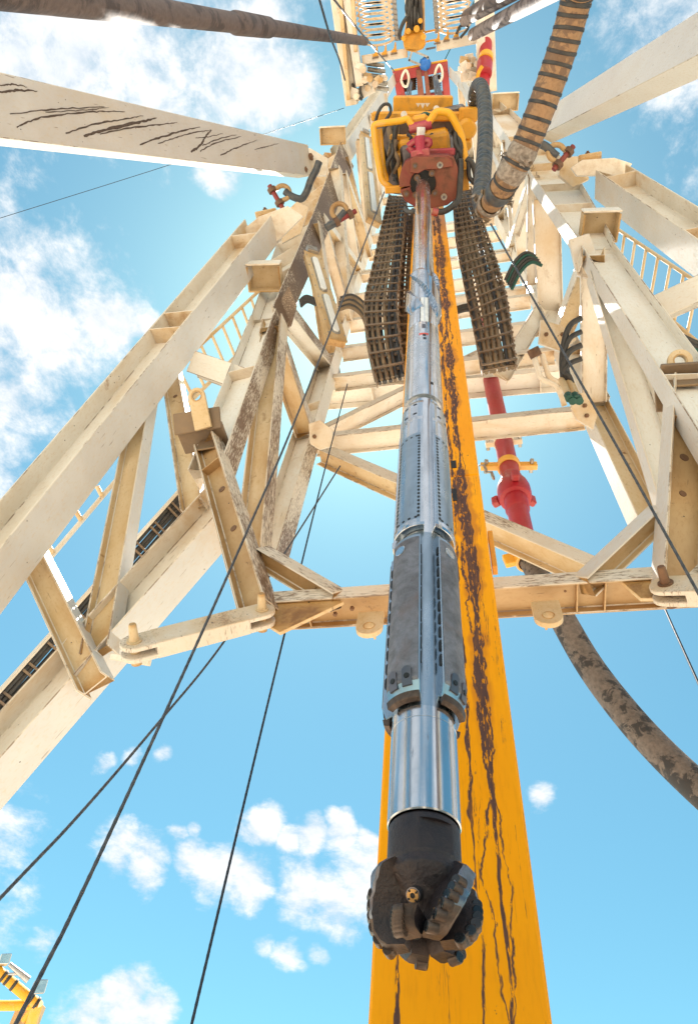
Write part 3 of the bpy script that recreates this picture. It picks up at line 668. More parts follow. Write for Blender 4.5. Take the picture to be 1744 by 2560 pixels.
# corner gussets
for (pts) in (((672, 1500), (790, 1488), (860, 1508), (700, 1585), (660, 1560)), ((1545, 1452), (1655, 1440), (1690, 1500), (1600, 1500))):
    q = [P(u, v, y=YS + .05) for u, v in pts]; fr = frame(q[0], (0, -1, 0), (1, 0, 0)); inv = fr.inverted()
    MB().prism([tuple((inv @ p).to_2d()) for p in q], -.02, .02, fr).build('gusset', 'cream_rusty', spr, fr, .005)
for (u, v) in ((1410, 1454), (1480, 1448), (1497, 1447), (880, 1500), (838, 1514)):
    bolt(spr, P(u, v + 20, y=YS + .15) , (0, -.3, -1), .022)

painted('cream_mudspot', (.68, .62, .55), (.60, .53, .45), mud=(.22, .14, .09), mud_amt=-.12, rust_amt=.6, dust_amt=.6, speck=1.)
def link_arm(label, a, c, r, pin_up, dz=.10):
    """flat bar with forked round ends and a tapered pin through each end"""
    t = thing('link_arm', (a[0], a[1], a[2]), label, 'link arm', 'pinned link arms')
    d = (c - a); L = d.length; up_ = Vector((0, -1, .12))
    fr = frame(a, up_, d)   # local x along the arm, local z out of its broad face
    fr = frame(a, up_ - d * (up_.dot(d) / d.length_squared), d)
    def bar(z0, z1):
        poly = circ(r, 10, (0, 0), PI / 2, PI * 1.5) + circ(r, 10, (L, 0), -PI / 2, PI / 2)
        return poly
    MB().prism(bar(0, 0), .03, .07, fr).prism(bar(0, 0), -.07, -.03, fr).box((L / 2, 0, 0), (L - 2.6 * r, 2 * r + .004, .146), fr).build('bar', 'cream_mudspot', t, fr, .006)
    for x_ in (0, L):
        MB().lathe([(.042, -.14), (.042, .08), (.038, .10), (.032, .21), (.026, .225)], 14, fr @ Matrix.Translation((x_, 0, 0))).lathe([(.06, .07), (.06, .082)], 14, fr @ Matrix.Translation((x_, 0, 0))).build('pin', 'cream_rusty' if pin_up else 'rust_steel', t, fr, .003)
    return t
link_arm('speckled cream link arm pinned between the left leg and the spreader frame', P(338, 1622, y=YS - .35), P(655, 1541, y=YS - .06), .115, True)
link_arm('cream link arm with a rusty bolt at the lower right corner of the spreader frame', P(1668, 1478, y=YS - .06), P(2000, 1470, y=YS - .35), .125, False)
# anchor plate on the leg for the left arm
q = [P(u, v, d=6.45) for u, v in ((275, 1640), (305, 1605), (350, 1590), (385, 1600), (385, 1635), (345, 1665), (290, 1700))]
fr = frame(q[0], (.2, -.6, .75)); inv = fr.inverted()
MB().prism([tuple((inv @ p).to_2d()) for p in q], -.03, .03, fr).build('anchor_plate', 'cream', mast, fr, .006)

# ------------------------------------------------------------------ yellow guide beam
gb = thing('guide_beam', (-.19, 2.9, 0), 'tall orange-yellow guide beam with dark worn runs behind the drill string', 'guide beam')
SEG = [0.3, 9.9, 19.0]
zj = P(1150, 1190, y=2.9).z
for k, (z0, z1) in enumerate(((.3, zj), (zj + .004, 19))):
    fr = Matrix.Translation((-.19, 2.9, 0))
    MB().box((-.19, 3.12, (z0 + z1) / 2), (.655, .44, z1 - z0)).build('beam_section', 'yellow_worn', gb, fr, .012)
for (u, v, w, h_) in ((1133, 1161, .045, .12), (1136, 1237, .035, .17)):
    p = P(u, v, y=2.898); MB().box(p, (w, .006, h_)).build('slot', 'black', gb)
p = P(1228, 1372, y=3.0); MB().box(p + V(.005, .03, 0), (.035, .08, .42)).build('guide_pad', 'yellow_clean', gb, None, .004)

# ------------------------------------------------------------------ drill string
SX, SY = -.216, 2.013
SH = math.hypot(SX, SY)
cdir = Vector((-SX / SH, -SY / SH, 0)); rdir = Vector((cdir.y * -1, cdir.x, 0))     # towards the camera / to its right
def zs(v, r=.12):
    """height on the string whose near side shows at image row v"""
    return P(1058, v, y=SY * (1 - r / SH)).z
AX = frame((SX, SY, 0), (0, 0, 1), cdir)          # local x faces the camera, local y is to its right
ds = thing('drill_string', (SX, SY, 2.4), 'shiny steel drilling assembly hanging vertically with a dark cutter bit at its end', 'drill string')
def ph(deg): return R(deg)                        # angle measured to the right of the camera-facing side
def fr_at(z): return AX @ Matrix.Translation((0, 0, z))
# plain turned lengths
def turned(name, prof, mat, n=64, z0=None):
    z0 = prof[0][1] if z0 is None else z0
    fr = fr_at(z0); mb = MB(); mb.lathe([(r, z - z0) for r, z in prof], n, fr)
    return mb.build(name, mat, ds, fr, sharp=14)
zt = 16.6
z_sp0, z_sp1 = zs(762, .15), zs(664, .15)
turned('drill_pipe', [(.119, z_sp1 - .05), (.119, z_sp1 + .9), (.1185, z_sp1 + .905), (.1185, 13.9), (.122, 13.95), (.124, 14.1), (.124, zt)], 'steel_bright')
# spiral stabilizer
fr = fr_at(z_sp0); mb = MB(); n = 96; L = z_sp1 - z_sp0; nz = 56; vs = []; fs = []
for j in range(nz + 1):
    t = j / nz; e = min(1, min(t, 1 - t) / .13)
    for i in range(n):
        a = 2 * PI * i / n
        q = math.cos(3 * (a + t * 2.3 + .5)); bl = max(0, min(1, (q + .18) / .16))
        r = .128 + .040 * bl * e ** .6
        vs.append((r * math.cos(a), r * math.sin(a), t * L))
for j in range(nz):
    for i in range(n): fs.append((j * n + i, j * n + (i + 1) % n, (j + 1) * n + (i + 1) % n, (j + 1) * n + i))
mb.add(vs, fs, 0, True, fr); mb.build('spiral_stabilizer', 'steel_shiny', ds, fr, sharp=40)
z_c0 = zs(985, .13)
clr = turned('drill_collar', [(.134, z_c0), (.134, zs(935)), (.1335, zs(934)), (.133, zs(858)), (.1315, zs(857.5)), (.133, zs(857)), (.131, zs(806)), (.1295, zs(805)), (.131, zs(804)), (.128, z_sp0 + .02)], 'steel_bright')
def wrap(zc_, deg, w, h, r, name, mat, parent, th=.0012, n=6):
    """thin patch hugging the string"""
    mb = MB(); vs = []; fs = []; da = w / r
    for rr in (r, r + th):
        for k in range(2):
            for i in range(n + 1):
                a = ph(deg) - da / 2 + da * i / n; vs.append((rr * math.cos(a), rr * math.sin(a), zc_ + (k - .5) * h))
    m = n + 1
    for i in range(n):
        fs += [(i, i + 1, m + i + 1, m + i), (2 * m + i, 3 * m + i, 3 * m + i + 1, 2 * m + i + 1), (i, 2 * m + i, 2 * m + i + 1, i + 1), (m + i, m + i + 1, 3 * m + i + 1, 3 * m + i)]
    fs += [(0, m, 3 * m, 2 * m), (n, 2 * m + n, 3 * m + n, m + n)]
    mb.add(vs, fs, 0, False, AX)
    return mb.build(name, mat, parent)
zl = (zs(743, .13) + zs(803, .13)) / 2; hl = zs(743, .13) - zs(803, .13)
for deg, s in ((-4, -1), (14, 1)):
    wrap(zl, deg, .034, hl, .1302, 'label_strip', 'sticker', clr)
    tk = MB()
    for k in range(17):      # printed tick scale along the strip's outer edge
        zz_ = zl - hl / 2 + hl * (k + .5) / 17
        a = ph(deg + s * 9.5); a2 = ph(deg + s * 5.5)
        tk.add([(.1318 * math.cos(b_), .1318 * math.sin(b_), zz_ + q) for b_ in (a, a2) for q in (-.014, .014)], [(0, 1, 3, 2)], 0, False, AX)
    tk.build('printed_scale', 'black', clr)
wrap(zs(835, .13), 2, .075, .05, .1312, 'paint_mark', 'red_mark', clr)
for v_, dg in ((838, 4), (846, 5)): wrap(zs(v_, .13), dg, .025, .05, .1316, 'port', 'black', clr)
wrap(zs(955, .13), 26, .022, .035, .1345, 'port', 'black', clr); wrap(zs(815, .13), 2, .03, .09, .1316, 'plug', 'steel_dark', clr)

# bladed sections
def sector(mb, a0, a1, prof, n=10, mat=AX, mi=0):
    """prof: closed outline of (r, z), swept from angle a0 to a1 with end caps"""
    m = len(prof); vs = []; fs = []
    for i in range(n + 1):
        a = ph(a0) + (ph(a1) - ph(a0)) * i / n
        vs += [(r * math.cos(a), r * math.sin(a), z) for r, z in prof]
    for i in range(n):
        for j in range(m): fs.append((i * m + j, i * m + (j + 1) % m, (i + 1) * m + (j + 1) % m, (i + 1) * m + j))
    fs += [list(range(m))[::-1], list(range(n * m, n * m + m))]
    mb.add(vs, fs, mi, False, mat)
BL = (-34, 56, 146, -124)
zu1, zu0, zp0, zp1 = zs(1003, .15), zs(1303, .155), zs(1722, .158), zs(1318, .155)
ub = turned('sensor_body', [(.112, zp1 - .05), (.112, zu0), (.112, zu1 + .05), (.128, zu1 + .25), (.134, z_c0 + .001)], 'steel_shiny')
for bi, c in enumerate(BL):
    hw = 34
    mb = MB(); RO = .150
    sector(mb, c - hw, c + hw, [(.108, zu0), (RO, zu0), (RO, zu1 - .25), (.146, zu1 - .2), (.146, zu1), (.132, zu1 + .06), (.108, zu1 + .06)])
    bl = mb.build('sensor_blade', 'steel_shiny', ds, fr_at(zu0), .003)
    # flush inset panel with drilled rows along its two edges
    pm = MB(); ztop = zs(1080, .15)
    sector(pm, c - hw + 6, c + hw - 6, [(RO - .004, zu0 + .03), (RO + .0015, zu0 + .03), (RO + .0015, ztop), (RO - .004, ztop)])
    pm.build('panel', 'steel_blue', bl, fr_at(zu0), .001)
    pr = MB()
    for sgn in (-1, 1):
        k_ = 26
        for k in range(k_):
            zz_ = zu0 + .06 + (ztop - zu0 - .1) * k / (k_ - 1); a = ph(c + sgn * (hw - 9.5)); o_ = Vector((math.cos(a), math.sin(a), 0))
            pr.lathe([(.0075, 0), (.0075, .0012)], 8, AX @ frame(o_ * (RO + .0008) + V(0, 0, zz_), o_, (0, 0, 1)) @ Matrix.Scale(1.5, 4, (1, 0, 0)))
    for k in range(4):
        a = ph(c + (k - 1.5) * 13); o_ = Vector((math.cos(a), math.sin(a), 0))
        for zz_ in (zu0 + .05, ztop - .04): pr.lathe([(.009, 0), (.009, .0012)], 8, AX @ frame(o_ * (RO + .0008) + V(0, 0, zz_), o_, (0, 0, 1)))
    for sgn in (-1, 1):
        for dz in (-.12, -.25):
            a = ph(c + sgn * 13); o_ = Vector((math.cos(a), math.sin(a), 0))
            pr.lathe([(.014, 0), (.014, .0012)], 10, AX @ frame(o_ * .1462 + V(0, 0, zu1 + dz + .1), o_, (0, 0, 1)) @ Matrix.Scale(.6, 4, (1, 0, 0)))
    pr.build('port_rows', 'black', bl, fr_at(zu0))['kind'] = 'stuff'
    cm = MB(); sector(cm, c - hw - 1, c + hw + 1, [(.108, zu0 - .02), (.151, zu0 - .02), (.1545, zu0), (.1545, zu0 + .03), (.151, zu0 + .035), (.108, zu0 + .035)])
    cm.build('lip', 'steel_shiny', bl, fr_at(zu0), .002)
pb = turned('pad_body', [(.115, zp0 - .12), (.115, zp1 + .02)], 'steel_blue')
fr_cap = 0
for bi, c in enumerate(BL):
    hw = 29; RO = .1565; zt_ = zp1 - .02; ch = .05
    mb = MB()
    sector(mb, c - hw, c + hw, [(.110, zp0 + .02), (.138, zp0), (RO - .002, zp0 + .05), (RO - .002, zt_ - .03), (.138, zt_), (.110, zt_)])
    pad = mb.build('pad', 'steel_blue', ds, fr_at(zp0), .003)
    hm = MB(); sector(hm, c - hw + 2.5, c + hw - 2.5, [(RO - .01, zp0 + .035), (RO - .0005, zp0 + .052), (RO + .0025, zp0 + .06), (RO + .0025, zt_ - .06), (RO - .002, zt_ - .045), (RO - .01, zt_ - .045)])
    hm.build('hardface', 'hardface', pad, fr_at(zp0), .002)
    a = ph(c - 8); o_ = Vector((math.cos(a), math.sin(a), 0))
    mb = MB(); mb.lathe([(.030, 0), (.030, .004), (.027, .005)], 20, AX @ frame(o_ * (RO + .001) + V(0, 0, zt_ - .12), o_, (0, 0, 1))); mb.build('plug', 'steel_shiny', pad)
    # rows of oblong slots cut in both flanks
    ns = 10
    for sgn in (-1, 1):
        for k in range(ns):
            zz_ = zp0 + .17 + (zt_ - zp0 - .30) * k / (ns - 1)
            a = ph(c + sgn * hw); o_ = Vector((math.cos(a), math.sin(a), 0)); tg = Vector((-math.sin(a), math.cos(a), 0)) * (-sgn)
            f_ = AX @ frame(o_ * .141 + tg * .0003 + V(0, 0, zz_), tg, (0, 0, 1))
            hl_ = (zt_ - zp0 - .3) / (ns - 1) * .24; w_ = .0105
            cap_ = circ(w_, 6, (hl_, 0), -PI / 2, PI / 2) + circ(w_, 6, (-hl_, 0), PI / 2, PI * 1.5)
            mb = MB(); mb.prism(cap_, -.004, .0015, f_); mb.build('slot', 'black', pad, f_)
    # two arched reliefs at the lower end
    for dg in (-11, 11):
        a = ph(c + dg); o_ = Vector((math.cos(a), math.sin(a), 0))
        f_ = AX @ frame(o_ * (RO + .0005) + V(0, 0, zp0 + .075), o_ + V(0, 0, -.15), (0, 0, 1))
        arch = [(-.045, .019)] + [(.02 + .019 * math.sin(t), .019 * math.cos(t)) for t in [PI * i / 8 for i in range(9)]] + [(-.045, -.019)]
        mb = MB(); mb.prism(arch, -.012, .0045, f_); ar = mb.build('relief', 'steel_dark', pad, f_)
        mb = MB(); mb.lathe([(.011, 0), (.011, .007)], 12, f_ @ Matrix.Translation((-.004, 0, 0))); mb.build('relief_bore', 'black', pad, f_)
    lm = MB(); sector(lm, c - hw + 1, c + hw - 1, [(.125, zp0 - .028), (.147, zp0 - .024), (.153, zp0 + .004), (.138, zp0 + .002), (.125, zp0 + .01)])
    lm.build('pad_toe', 'bit_tip', pad, fr_at(zp0), .002)
# smooth sleeve above the bit, with two turned grooves
zb1, zb0 = zs(1755, .116), zs(2019, .116)
sl = turned('sleeve', [(.098, zb0), (.112, zb0 - .0), (.1158, zb0 + .004), (.1158, zs(1790, .116)), (.1148, zs(1789.5, .116)), (.1148, zs(1788, .116)), (.1158, zs(1787.5, .116)), (.1158, zs(1762, .116)), (.1145, zs(1761, .116)), (.1145, zp0 - .02)], 'steel_shiny', 96)
turned('sleeve_face', [(.090, zb0 - .003), (.1125, zb0 - .003)], 'rust_steel', 64)
# bit
zk = zs(2122, .125); zbot = zs(2338, .07)
bit_fr = fr_at(zk)
# shank with a breaker flat milled into it
hs_ = zb0 - zk; mb = MB(); n = 96; rows = [(-.02, .106, 0), (.01, .111, 0), (hs_ * .10, .1115, 0), (hs_ * .101, .1115, 1), (hs_ * .80, .1115, 1), (hs_ * .801, .1115, 0), (hs_ - .012, .1115, 0), (hs_ - .002, .106, 0)]
vs = []; fs = []
for z_, r_, fl_ in rows:
    for i in range(n):
        a = 2 * PI * i / n; x, y = r_ * math.cos(a), r_ * math.sin(a)
        if fl_:
            for ca in (ph(20), ph(200)):
                q = x * math.cos(ca) + y * math.sin(ca)
                if q > .098: x -= (q - .098) * math.cos(ca); y -= (q - .098) * math.sin(ca)
        vs.append((x, y, z_))
for j in range(len(rows) - 1):
    for i in range(n): fs.append((j * n + i, j * n + (i + 1) % n, (j + 1) * n + (i + 1) % n, (j + 1) * n + i))
mb.add(vs, fs, 0, True, bit_fr); o = mb.build('bit_shank', 'bit_body', ds, bit_fr); o.modifiers.new('e', 'EDGE_SPLIT').split_angle = R(30)
H = zk - zbot
def body_r(t):      # core radius against depth below the shoulder, 0..1
    return .111 + .006 * math.sin(min(1, t / .22) * PI / 2) - .095 * max(0, (t - .16) / .84) ** 1.15
def gauge_r(t):
    if t < .12: return .118 + (.153 - .118) * t / .12
    if t < .52: return .1545
    q = min(1, (t - .52) / .48)
    return .1545 - .066 * (1 - math.sqrt(max(0, 1 - q ** 2.4)))
bt = MB(); nr, na = 44, 96; vs = []; fs = []
for j in range(nr + 1):
    t = j / nr
    for i in range(na):
        a = 2 * PI * i / na; r_ = max(.016, body_r(t) * (1 if t < .95 else .7))
        p = Vector((r_ * math.cos(a), r_ * math.sin(a), -H * .76 * t))
        r_ += (.0045 * noise.noise(p * 22) + .002 * noise.noise(p * 70)) * min(1, t * 8) - .010 * max(0, t - .3) * (1 + math.cos(3 * (a - ph(-20 - 48 * t))))
        vs.append((r_ * math.cos(a), r_ * math.sin(a), p.z))
for j in range(nr):
    for i in range(na): fs.append((j * na + i, j * na + (i + 1) % na, (j + 1) * na + (i + 1) % na, (j + 1) * na + i))
fs.append(list(range(nr * na, nr * na + na)))
bt.add(vs, fs, 0, True, bit_fr)
bit = bt.build('drill_bit', 'bit_body', ds, bit_fr)
NBL = 6
def blade_angle(k, t): return (-60, 66, 122, 17, 182, 240)[k] - 48 * t
for k in range(NBL):
    mb = MB(); nt_ = 18; rows = []
    for j in range(nt_ + 1):
        t0_ = .78 if k == 3 else .02; t = t0_ + (.99 - t0_) * j / nt_; z_ = -H * t; ro = max(.03, gauge_r(t)); ri = max(.030, body_r(t) - .03) if t < .8 else .030 + .02 * (t - .8) / .2
        ri = min(ri, ro - .012)
        hw_ = .034 if t < .5 else .032
        ce = blade_angle(k, t)
        a = ph(ce); o_ = Vector((math.cos(a), math.sin(a), 0)); tg = Vector((-math.sin(a), math.cos(a), 0))
        ru = ro * (1 + .012 * math.sin(t * 40 + k))
        rows.append([o_ * ri + tg * hw_ * .8, o_ * (ru - .008) + tg * hw_, o_ * ru + tg * (hw_ - .007), o_ * ru - tg * (hw_ - .007), o_ * (ru - .008) - tg * hw_, o_ * ri - tg * hw_ * .8])
        for q in rows[-1]: q.z = z_
    vs = [q for r_ in rows for q in r_]; fs = []
    for j in range(nt_):
        for i in range(6): fs.append((j * 6 + i, j * 6 + (i + 1) % 6, j * 6 + 6 + (i + 1) % 6, j * 6 + 6 + i))
    fs += [tuple(range(6)), tuple(range(nt_ * 6 + 5, nt_ * 6 - 1, -1))]
    mi = []
    for j in range(nt_):
        t = t0_ + (.99 - t0_) * j / nt_
        for i in range(6): mi.append((1 if t < .68 else 2) if i in (1, 2, 3) else 0)
    mb.add(vs, fs, mi + [0, 2], True, bit_fr)
    bl = mb.build('blade', ['bit_body', 'bit_gauge', 'bit_tip'], bit, bit_fr)
    md = bl.modifiers.new('edges', 'EDGE_SPLIT'); md.split_angle = R(34)
    # cutter discs seated along the leading edge
    for ci in range(6):
        t = (.82 + .16 * ci / 5) if k == 3 else (.40 + .57 * ci / 5); z_ = -H * t; ro = gauge_r(t) - .010
        a = ph(blade_angle(k, t)); o_ = Vector((math.cos(a), math.sin(a), 0)); tg = Vector((-math.sin(a), math.cos(a), 0))
        q = (t - .55) / .45
        nrm = (o_ * (1 if q < 0 else 1 - q * .8) + V(0, 0, -max(0, q) * 1.1)).normalized()
        for sg in (-1,):
            c0 = o_ * (ro + .001) + tg * sg * .012 + V(0, 0, z_) + nrm * .001
            cb_ = MB(); f_ = bit_fr @ frame(c0, tg * sg, (0, 0, 1))
            cb_.lathe([(.0165, -.012), (.0165, .017), (.0150, .0185)], 16, f_, 0)
            ct = cb_.build('cutter', 'bit_tip', bl, f_)
            if sg == -1:
                dk = MB(); dk.lathe([(.0150, .0175), (.0150, .0212), (.0135, .0218)], 16, f_); 
                dk.build('cutter_face', 'cutter_black', bl, f_)
# nozzles: bronze ring with notches, and the deep bores below it
def nozzle(u, v, r, deep=False):
    d0 = P(u, v, y=SY - .118) ; c = Vector((SX, SY, d0.z)); o_ = (d0 - c); o_.z = 0; o_.normalize()
    t = (zk - d0.z) / H
    p = c + o_ * (body_r(t) * .995)
    nrm = (o_ + V(0, 0, -.75)).normalized(); f_ = frame(p, nrm, (0, 0, 1))
    if deep:
        mb = MB(); mb.lathe([(r, -.03), (r, .010), (r * .86, .0105)], 20, f_ @ Matrix.Scale(1.15, 4, (1, 0, 0))); return mb.build('nozzle_bore', 'black', bit, f_)
    mb = MB(); mb.lathe([(r * 1.18, -.02), (r * 1.18, .011), (r * 1.02, .0115)], 28, f_); mb.build('nozzle_seat', 'steel_dark', bit, f_)
    mb = MB(); mb.lathe([(r * .42, .006), (r * .42, .0165), (r * .95, .016), (r * .95, .004)], 28, f_, 0, False); nz_ = mb.build('nozzle', 'bronze', bit, f_)
    mb = MB(); mb.lathe([(r * .40, 0), (r * .40, .0150)], 16, f_)
    for k in range(4):
        a = PI / 2 * k + .5
        mb.box((r * .80 * math.cos(a), r * .80 * math.sin(a), .013), (r * .3, r * .34, .009), f_ )
    mb.build('nozzle_notches', 'black', bit, f_)
nozzle(1022, 2218, .0175); nozzle(1036, 2282, .020, True); nozzle(992, 2290, .015, True)

# ------------------------------------------------------------------ top drive
ZT = 15.4
td = thing('top_drive', (SX, SY, ZT), 'yellow top drive with guard tubes and a rusty red pipe clamp plate gripping the pipe', 'top drive')
c_ = P(1068, 455, z=ZT)
def plate_from_px(pts, z, th, mat, parent, name, hole=None, bev=.01):
    q = [P(u, v, z=z) for u, v in pts]; fr = Matrix.Translation(q[0]); inv = fr.inverted()
    poly = [tuple((inv @ p).to_2d()) for p in q]
    mb = MB()
    if hole:
        hc = inv @ hole[0]; mb.plate(poly, [circ(hole[1], 28, (hc.x, hc.y))[::-1]], 0, th, fr)
    else: mb.prism(poly, 0, th, fr)
    return mb.build(name, mat, parent, fr, bev)
pl = [(1003, 425), (1012, 405), (1028, 397), (1026, 392), (1040, 388), (1120, 388), (1134, 394), (1144, 420), (1146, 475), (1138, 497), (1118, 513), (1080, 521), (1040, 519), (1012, 503), (1000, 478), (1000, 474), (1028, 468), (1028, 465), (998, 468), (997, 448)]
hole_c = Vector((SX, SY, ZT))
plate_from_px(pl, ZT, .30, 'red_rusty', td, 'clamp_plate', (hole_c, .235))
pl2 = [(1024, 432), (1026, 398), (1036, 391), (1115, 391), (1128, 400), (1132, 416), (1085, 424), (1062, 424), (1045, 434)]
plate_from_px(pl2, ZT - .05, .06, 'red_rusty', td, 'clamp_jaw')
pl3 = [(1100, 430), (1124, 428), (1128, 468), (1106, 472)]
MB().lathe([(.232, .02), (.232, .28), (.15, .29)], 36, Matrix.Translation(hole_c)).build('bore', 'black', td)
for (u, v) in ((1037, 414), (1099, 412), (1109, 492), (1015, 484), (1079, 433), (1086, 482), (1042, 444), (1038, 487)):
    p = P(u, v, z=ZT - .03); mb = MB(); mb.lathe([(.055, -.03), (.055, .02)], 14, Matrix.Translation(p)); bo = mb.build('bolt_boss', 'galv' if u in (1099, 1109) else 'rust_steel', td)
    MB().prism(circ(.028, 6), -.045, 0, Matrix.Translation(p)).build('bolt_head', 'steel_dark', bo)
# body of the machine above the clamp
def zbox(name, u, v, z, sx, sy, sz, mat, bev=.02, parent=td, rot=0.):
    p = P(u, v, z=z); fr = Matrix.Translation(p + V(0, 0, sz / 2)) @ Matrix.Rotation(rot, 4, 'Z')
    return MB().box((0, 0, 0), (sx, sy, sz), fr).build(name, mat, parent, fr, bev)
zbox('gearbox', 1062, 395, ZT + .6, .95, .7, 1.3, 'yellow_clean', .05)
zbox('motor', 1030, 400, ZT + .45, .42, .5, 1.5, 'steel_dark', .05); zbox('motor', 1105, 378, ZT + .7, .42, .5, 1.6, 'steel_dark', .05)
zbox('housing', 1058, 372, ZT + 1.75, 1.75, 1.25, .5, 'steel_dark', .04); zbox('manifold', 1001, 420, ZT + .5, .12, .5, .9, 'yellow_clean', .02)
zbox('cylinder_block', 1068, 352, ZT + 1.0, .55, .16, .3, 'yellow_clean', .02, rot=.12)
zbox('cylinder_block', 1020, 345, ZT + .9, .7, .09, .14, 'yellow_clean', .02, rot=.2)
zbox('valve_block', 1085, 382, ZT + .35, .75, .12, .12, 'magenta_red', .02, rot=.12)
zbox('bracket', 990, 475, ZT + .2, .42, .12, .16, 'yellow_clean', .015, rot=.12)
zbox('bracket', 1160, 450, ZT + .3, .16, .36, .22, 'yellow_clean', .015)
zbox('side_plate', 1158, 345, ZT + 1.2, .30, .3, .5, 'yellow_clean', .04)
for (u, v, r) in ((1168, 325, .17), (1166, 364, .10)):
    p = P(u, v, z=ZT + 1.0); MB().lathe([(r * .8, -.02), (r, .03), (r, .45)], 22, Matrix.Translation(p)).build('accumulator', 'yellow_clean', td)
def tubepx(name, pts, r, mat, parent, n=8, sides=14):
    q = [P(u, v, z=z) for u, v, z in pts]
    return MB().tube(catmull(q, n), r, sides).build(name, mat, parent)
tubepx('guard_tube', [(987, 478, ZT + .45), (972, 466, ZT + .45), (955, 450, ZT + .45), (948, 420, ZT + .45), (941, 380, ZT + .45), (934, 325, ZT + .45), (938, 312, ZT + .45), (956, 308, ZT + .45), (1000, 302, ZT + .5), (1018, 298, ZT + .5), (1028, 312, ZT + .5), (1042, 318, ZT + .5)], .058, 'yellow_tube', td, 6)
tubepx('guard_tube', [(1066, 312, ZT + .5), (1078, 296, ZT + .5), (1090, 281, ZT + .5), (1112, 280, ZT + .5), (1128, 290, ZT + .5), (1150, 334, ZT + .5), (1158, 372, ZT + .5), (1162, 400, ZT + .45), (1166, 440, ZT + .45)], .066, 'yellow_tube', td, 6)
tubepx('guard_tube', [(948, 322, ZT + .6), (956, 400, ZT + .6), (966, 452, ZT + .6)], .05, 'yellow_tube', td, 6)
tubepx('shaft', [(1052, 318, ZT + .3), (1050, 350, ZT + .3)], .075, 'white_part', td, 3)
MB().cyl(P(1022, 322, z=ZT + .5), P(1078, 310, z=ZT + .5), .085).build('pivot_pin', 'magenta_red', td)
zbox('pivot_block', 1050, 312, ZT + .55, .30, .30, .3, 'yellow_clean', .05)
# red elevator link under the pivot
lk = MB(); q = [P(u, v, z=ZT + .2) for u, v in ((1020, 366), (1032, 356), (1044, 352), (1056, 352), (1070, 352), (1072, 360), (1060, 370), (1047, 378), (1030, 376), (1020, 366))]
lk.tube(catmull(q, 5), .06, 10); lk.build('link_ring', 'magenta_red', td)
tubepx('link_bar', [(1048, 340, ZT + .15), (1050, 372, ZT + .1), (1050, 390, ZT + .05)], .09, 'magenta_red', td, 4)
zbox('link_clevis', 1050, 386, ZT + .0, .34, .16, .2, 'magenta_red', .02)
# header with the pale top strip and bolts
p = P(1056, 266, z=ZT + 2.2)
hd = MB(); hf = Matrix.Translation(p) @ Matrix.Rotation(.16, 4, 'Z'); hd.box((0, 0, .2), (1.18, .34, .5), hf); hdo = hd.build('header', 'yellow_clean', td, hf, .02)
mb = MB(); mb.box((0, .20, .1), (1.16, .06, .5), hf); mb.build('header_strip', 'cream_clean', hdo, hf, .005)
for sx_ in (-.09, 0, .09):      # pale peaked emblem on the header
    mb = MB(); k = .10 if sx_ == 0 else .07
    mb.add([(sx_ - .05, -.06, -.054), (sx_ + .05, -.06, -.054), (sx_, -.06 + k, -.054), (sx_ - .05, -.06, -.051), (sx_ + .05, -.06, -.051), (sx_, -.06 + k, -.051)], [(0, 2, 1), (3, 4, 5), (0, 1, 4, 3), (1, 2, 5, 4), (2, 0, 3, 5)], 0, False, hf)
    mb.build('emblem', 'cream_clean', hdo, hf)
zbox('crosshead', 1060, 292, ZT + 1.6, 2.05, .16, .3, 'yellow_clean', .03, rot=.16)
zbox('crosshead_end', 1170, 288, ZT + 1.5, .35, .25, .4, 'yellow_clean', .03, rot=.16)
for (u, v) in ((1009, 286), (1090, 272)):
    p = P(u, v, z=ZT + 1.3); MB().lathe([(.06, 0), (.05, .12), (.03, .2)], 10, Matrix.Translation(p)).build('cap', 'white_part', td)
# hydraulic hoses inside the guard
hr = random.Random(3)
for k in range(30):
    u0 = hr.choice([hr.uniform(958, 995), hr.uniform(1120, 1150), hr.uniform(985, 1110)]); v0 = hr.uniform(312, 360)
    if 1000 < u0 < 1120: v1 = v0 + hr.uniform(15, 50)
    else: v1 = hr.uniform(410, 470)
    z0 = ZT + hr.uniform(.5, 1.4)
    tubepx('hydraulic_hose', [(u0, v0, z0), (u0 + hr.uniform(-12, 12), (v0 * 2 + v1) / 3, z0 - .1), (u0 + hr.uniform(-10, 10), (v0 + 2 * v1) / 3, z0 - .15), (u0 + hr.uniform(-12, 14), v1, z0)], hr.choice((.03, .04, .05)), hr.choice(('rubber', 'rubber', 'rubber', 'hose_dusty')), td, 4, 7)
tubepx('hydraulic_hose', [(938, 305, ZT + 1.3), (945, 280, ZT + 1.3), (958, 262, ZT + 1.4), (972, 262, ZT + 1.4), (976, 280, ZT + 1.4), (964, 300, ZT + 1.3)], .03, 'rubber', td, 6, 8)
tubepx('hydraulic_hose', [(1050, 290, ZT + .9), (1062, 284, ZT + .9), (1078, 290, ZT + .9)], .03, 'cable_green', td, 6, 8)
tubepx('hydraulic_hose', [(1040, 528, ZT - .2), (1020, 530, ZT - .2), (1012, 520, ZT - .1)], .045, 'rubber_ribbed', td, 6, 8)
tubepx('hydraulic_hose', [(1082, 530, ZT - .2), (1110, 528, ZT - .2), (1134, 512, ZT - .2), (1146, 492, ZT - .1), (1150, 440, ZT), (1150, 400, ZT + .2)], .055, 'rubber', td, 6, 10)
tubepx('hose_nipple', [(1080, 528, ZT - .2), (1094, 532, ZT - .2)], .07, 'magenta_red', td, 3, 10)
tubepx('hydraulic_hose', [(1165, 396, ZT + .2), (1180, 410, ZT + .2), (1188, 440, ZT + .2), (1184, 462, ZT + .2)], .05, 'rubber', td, 6, 10)
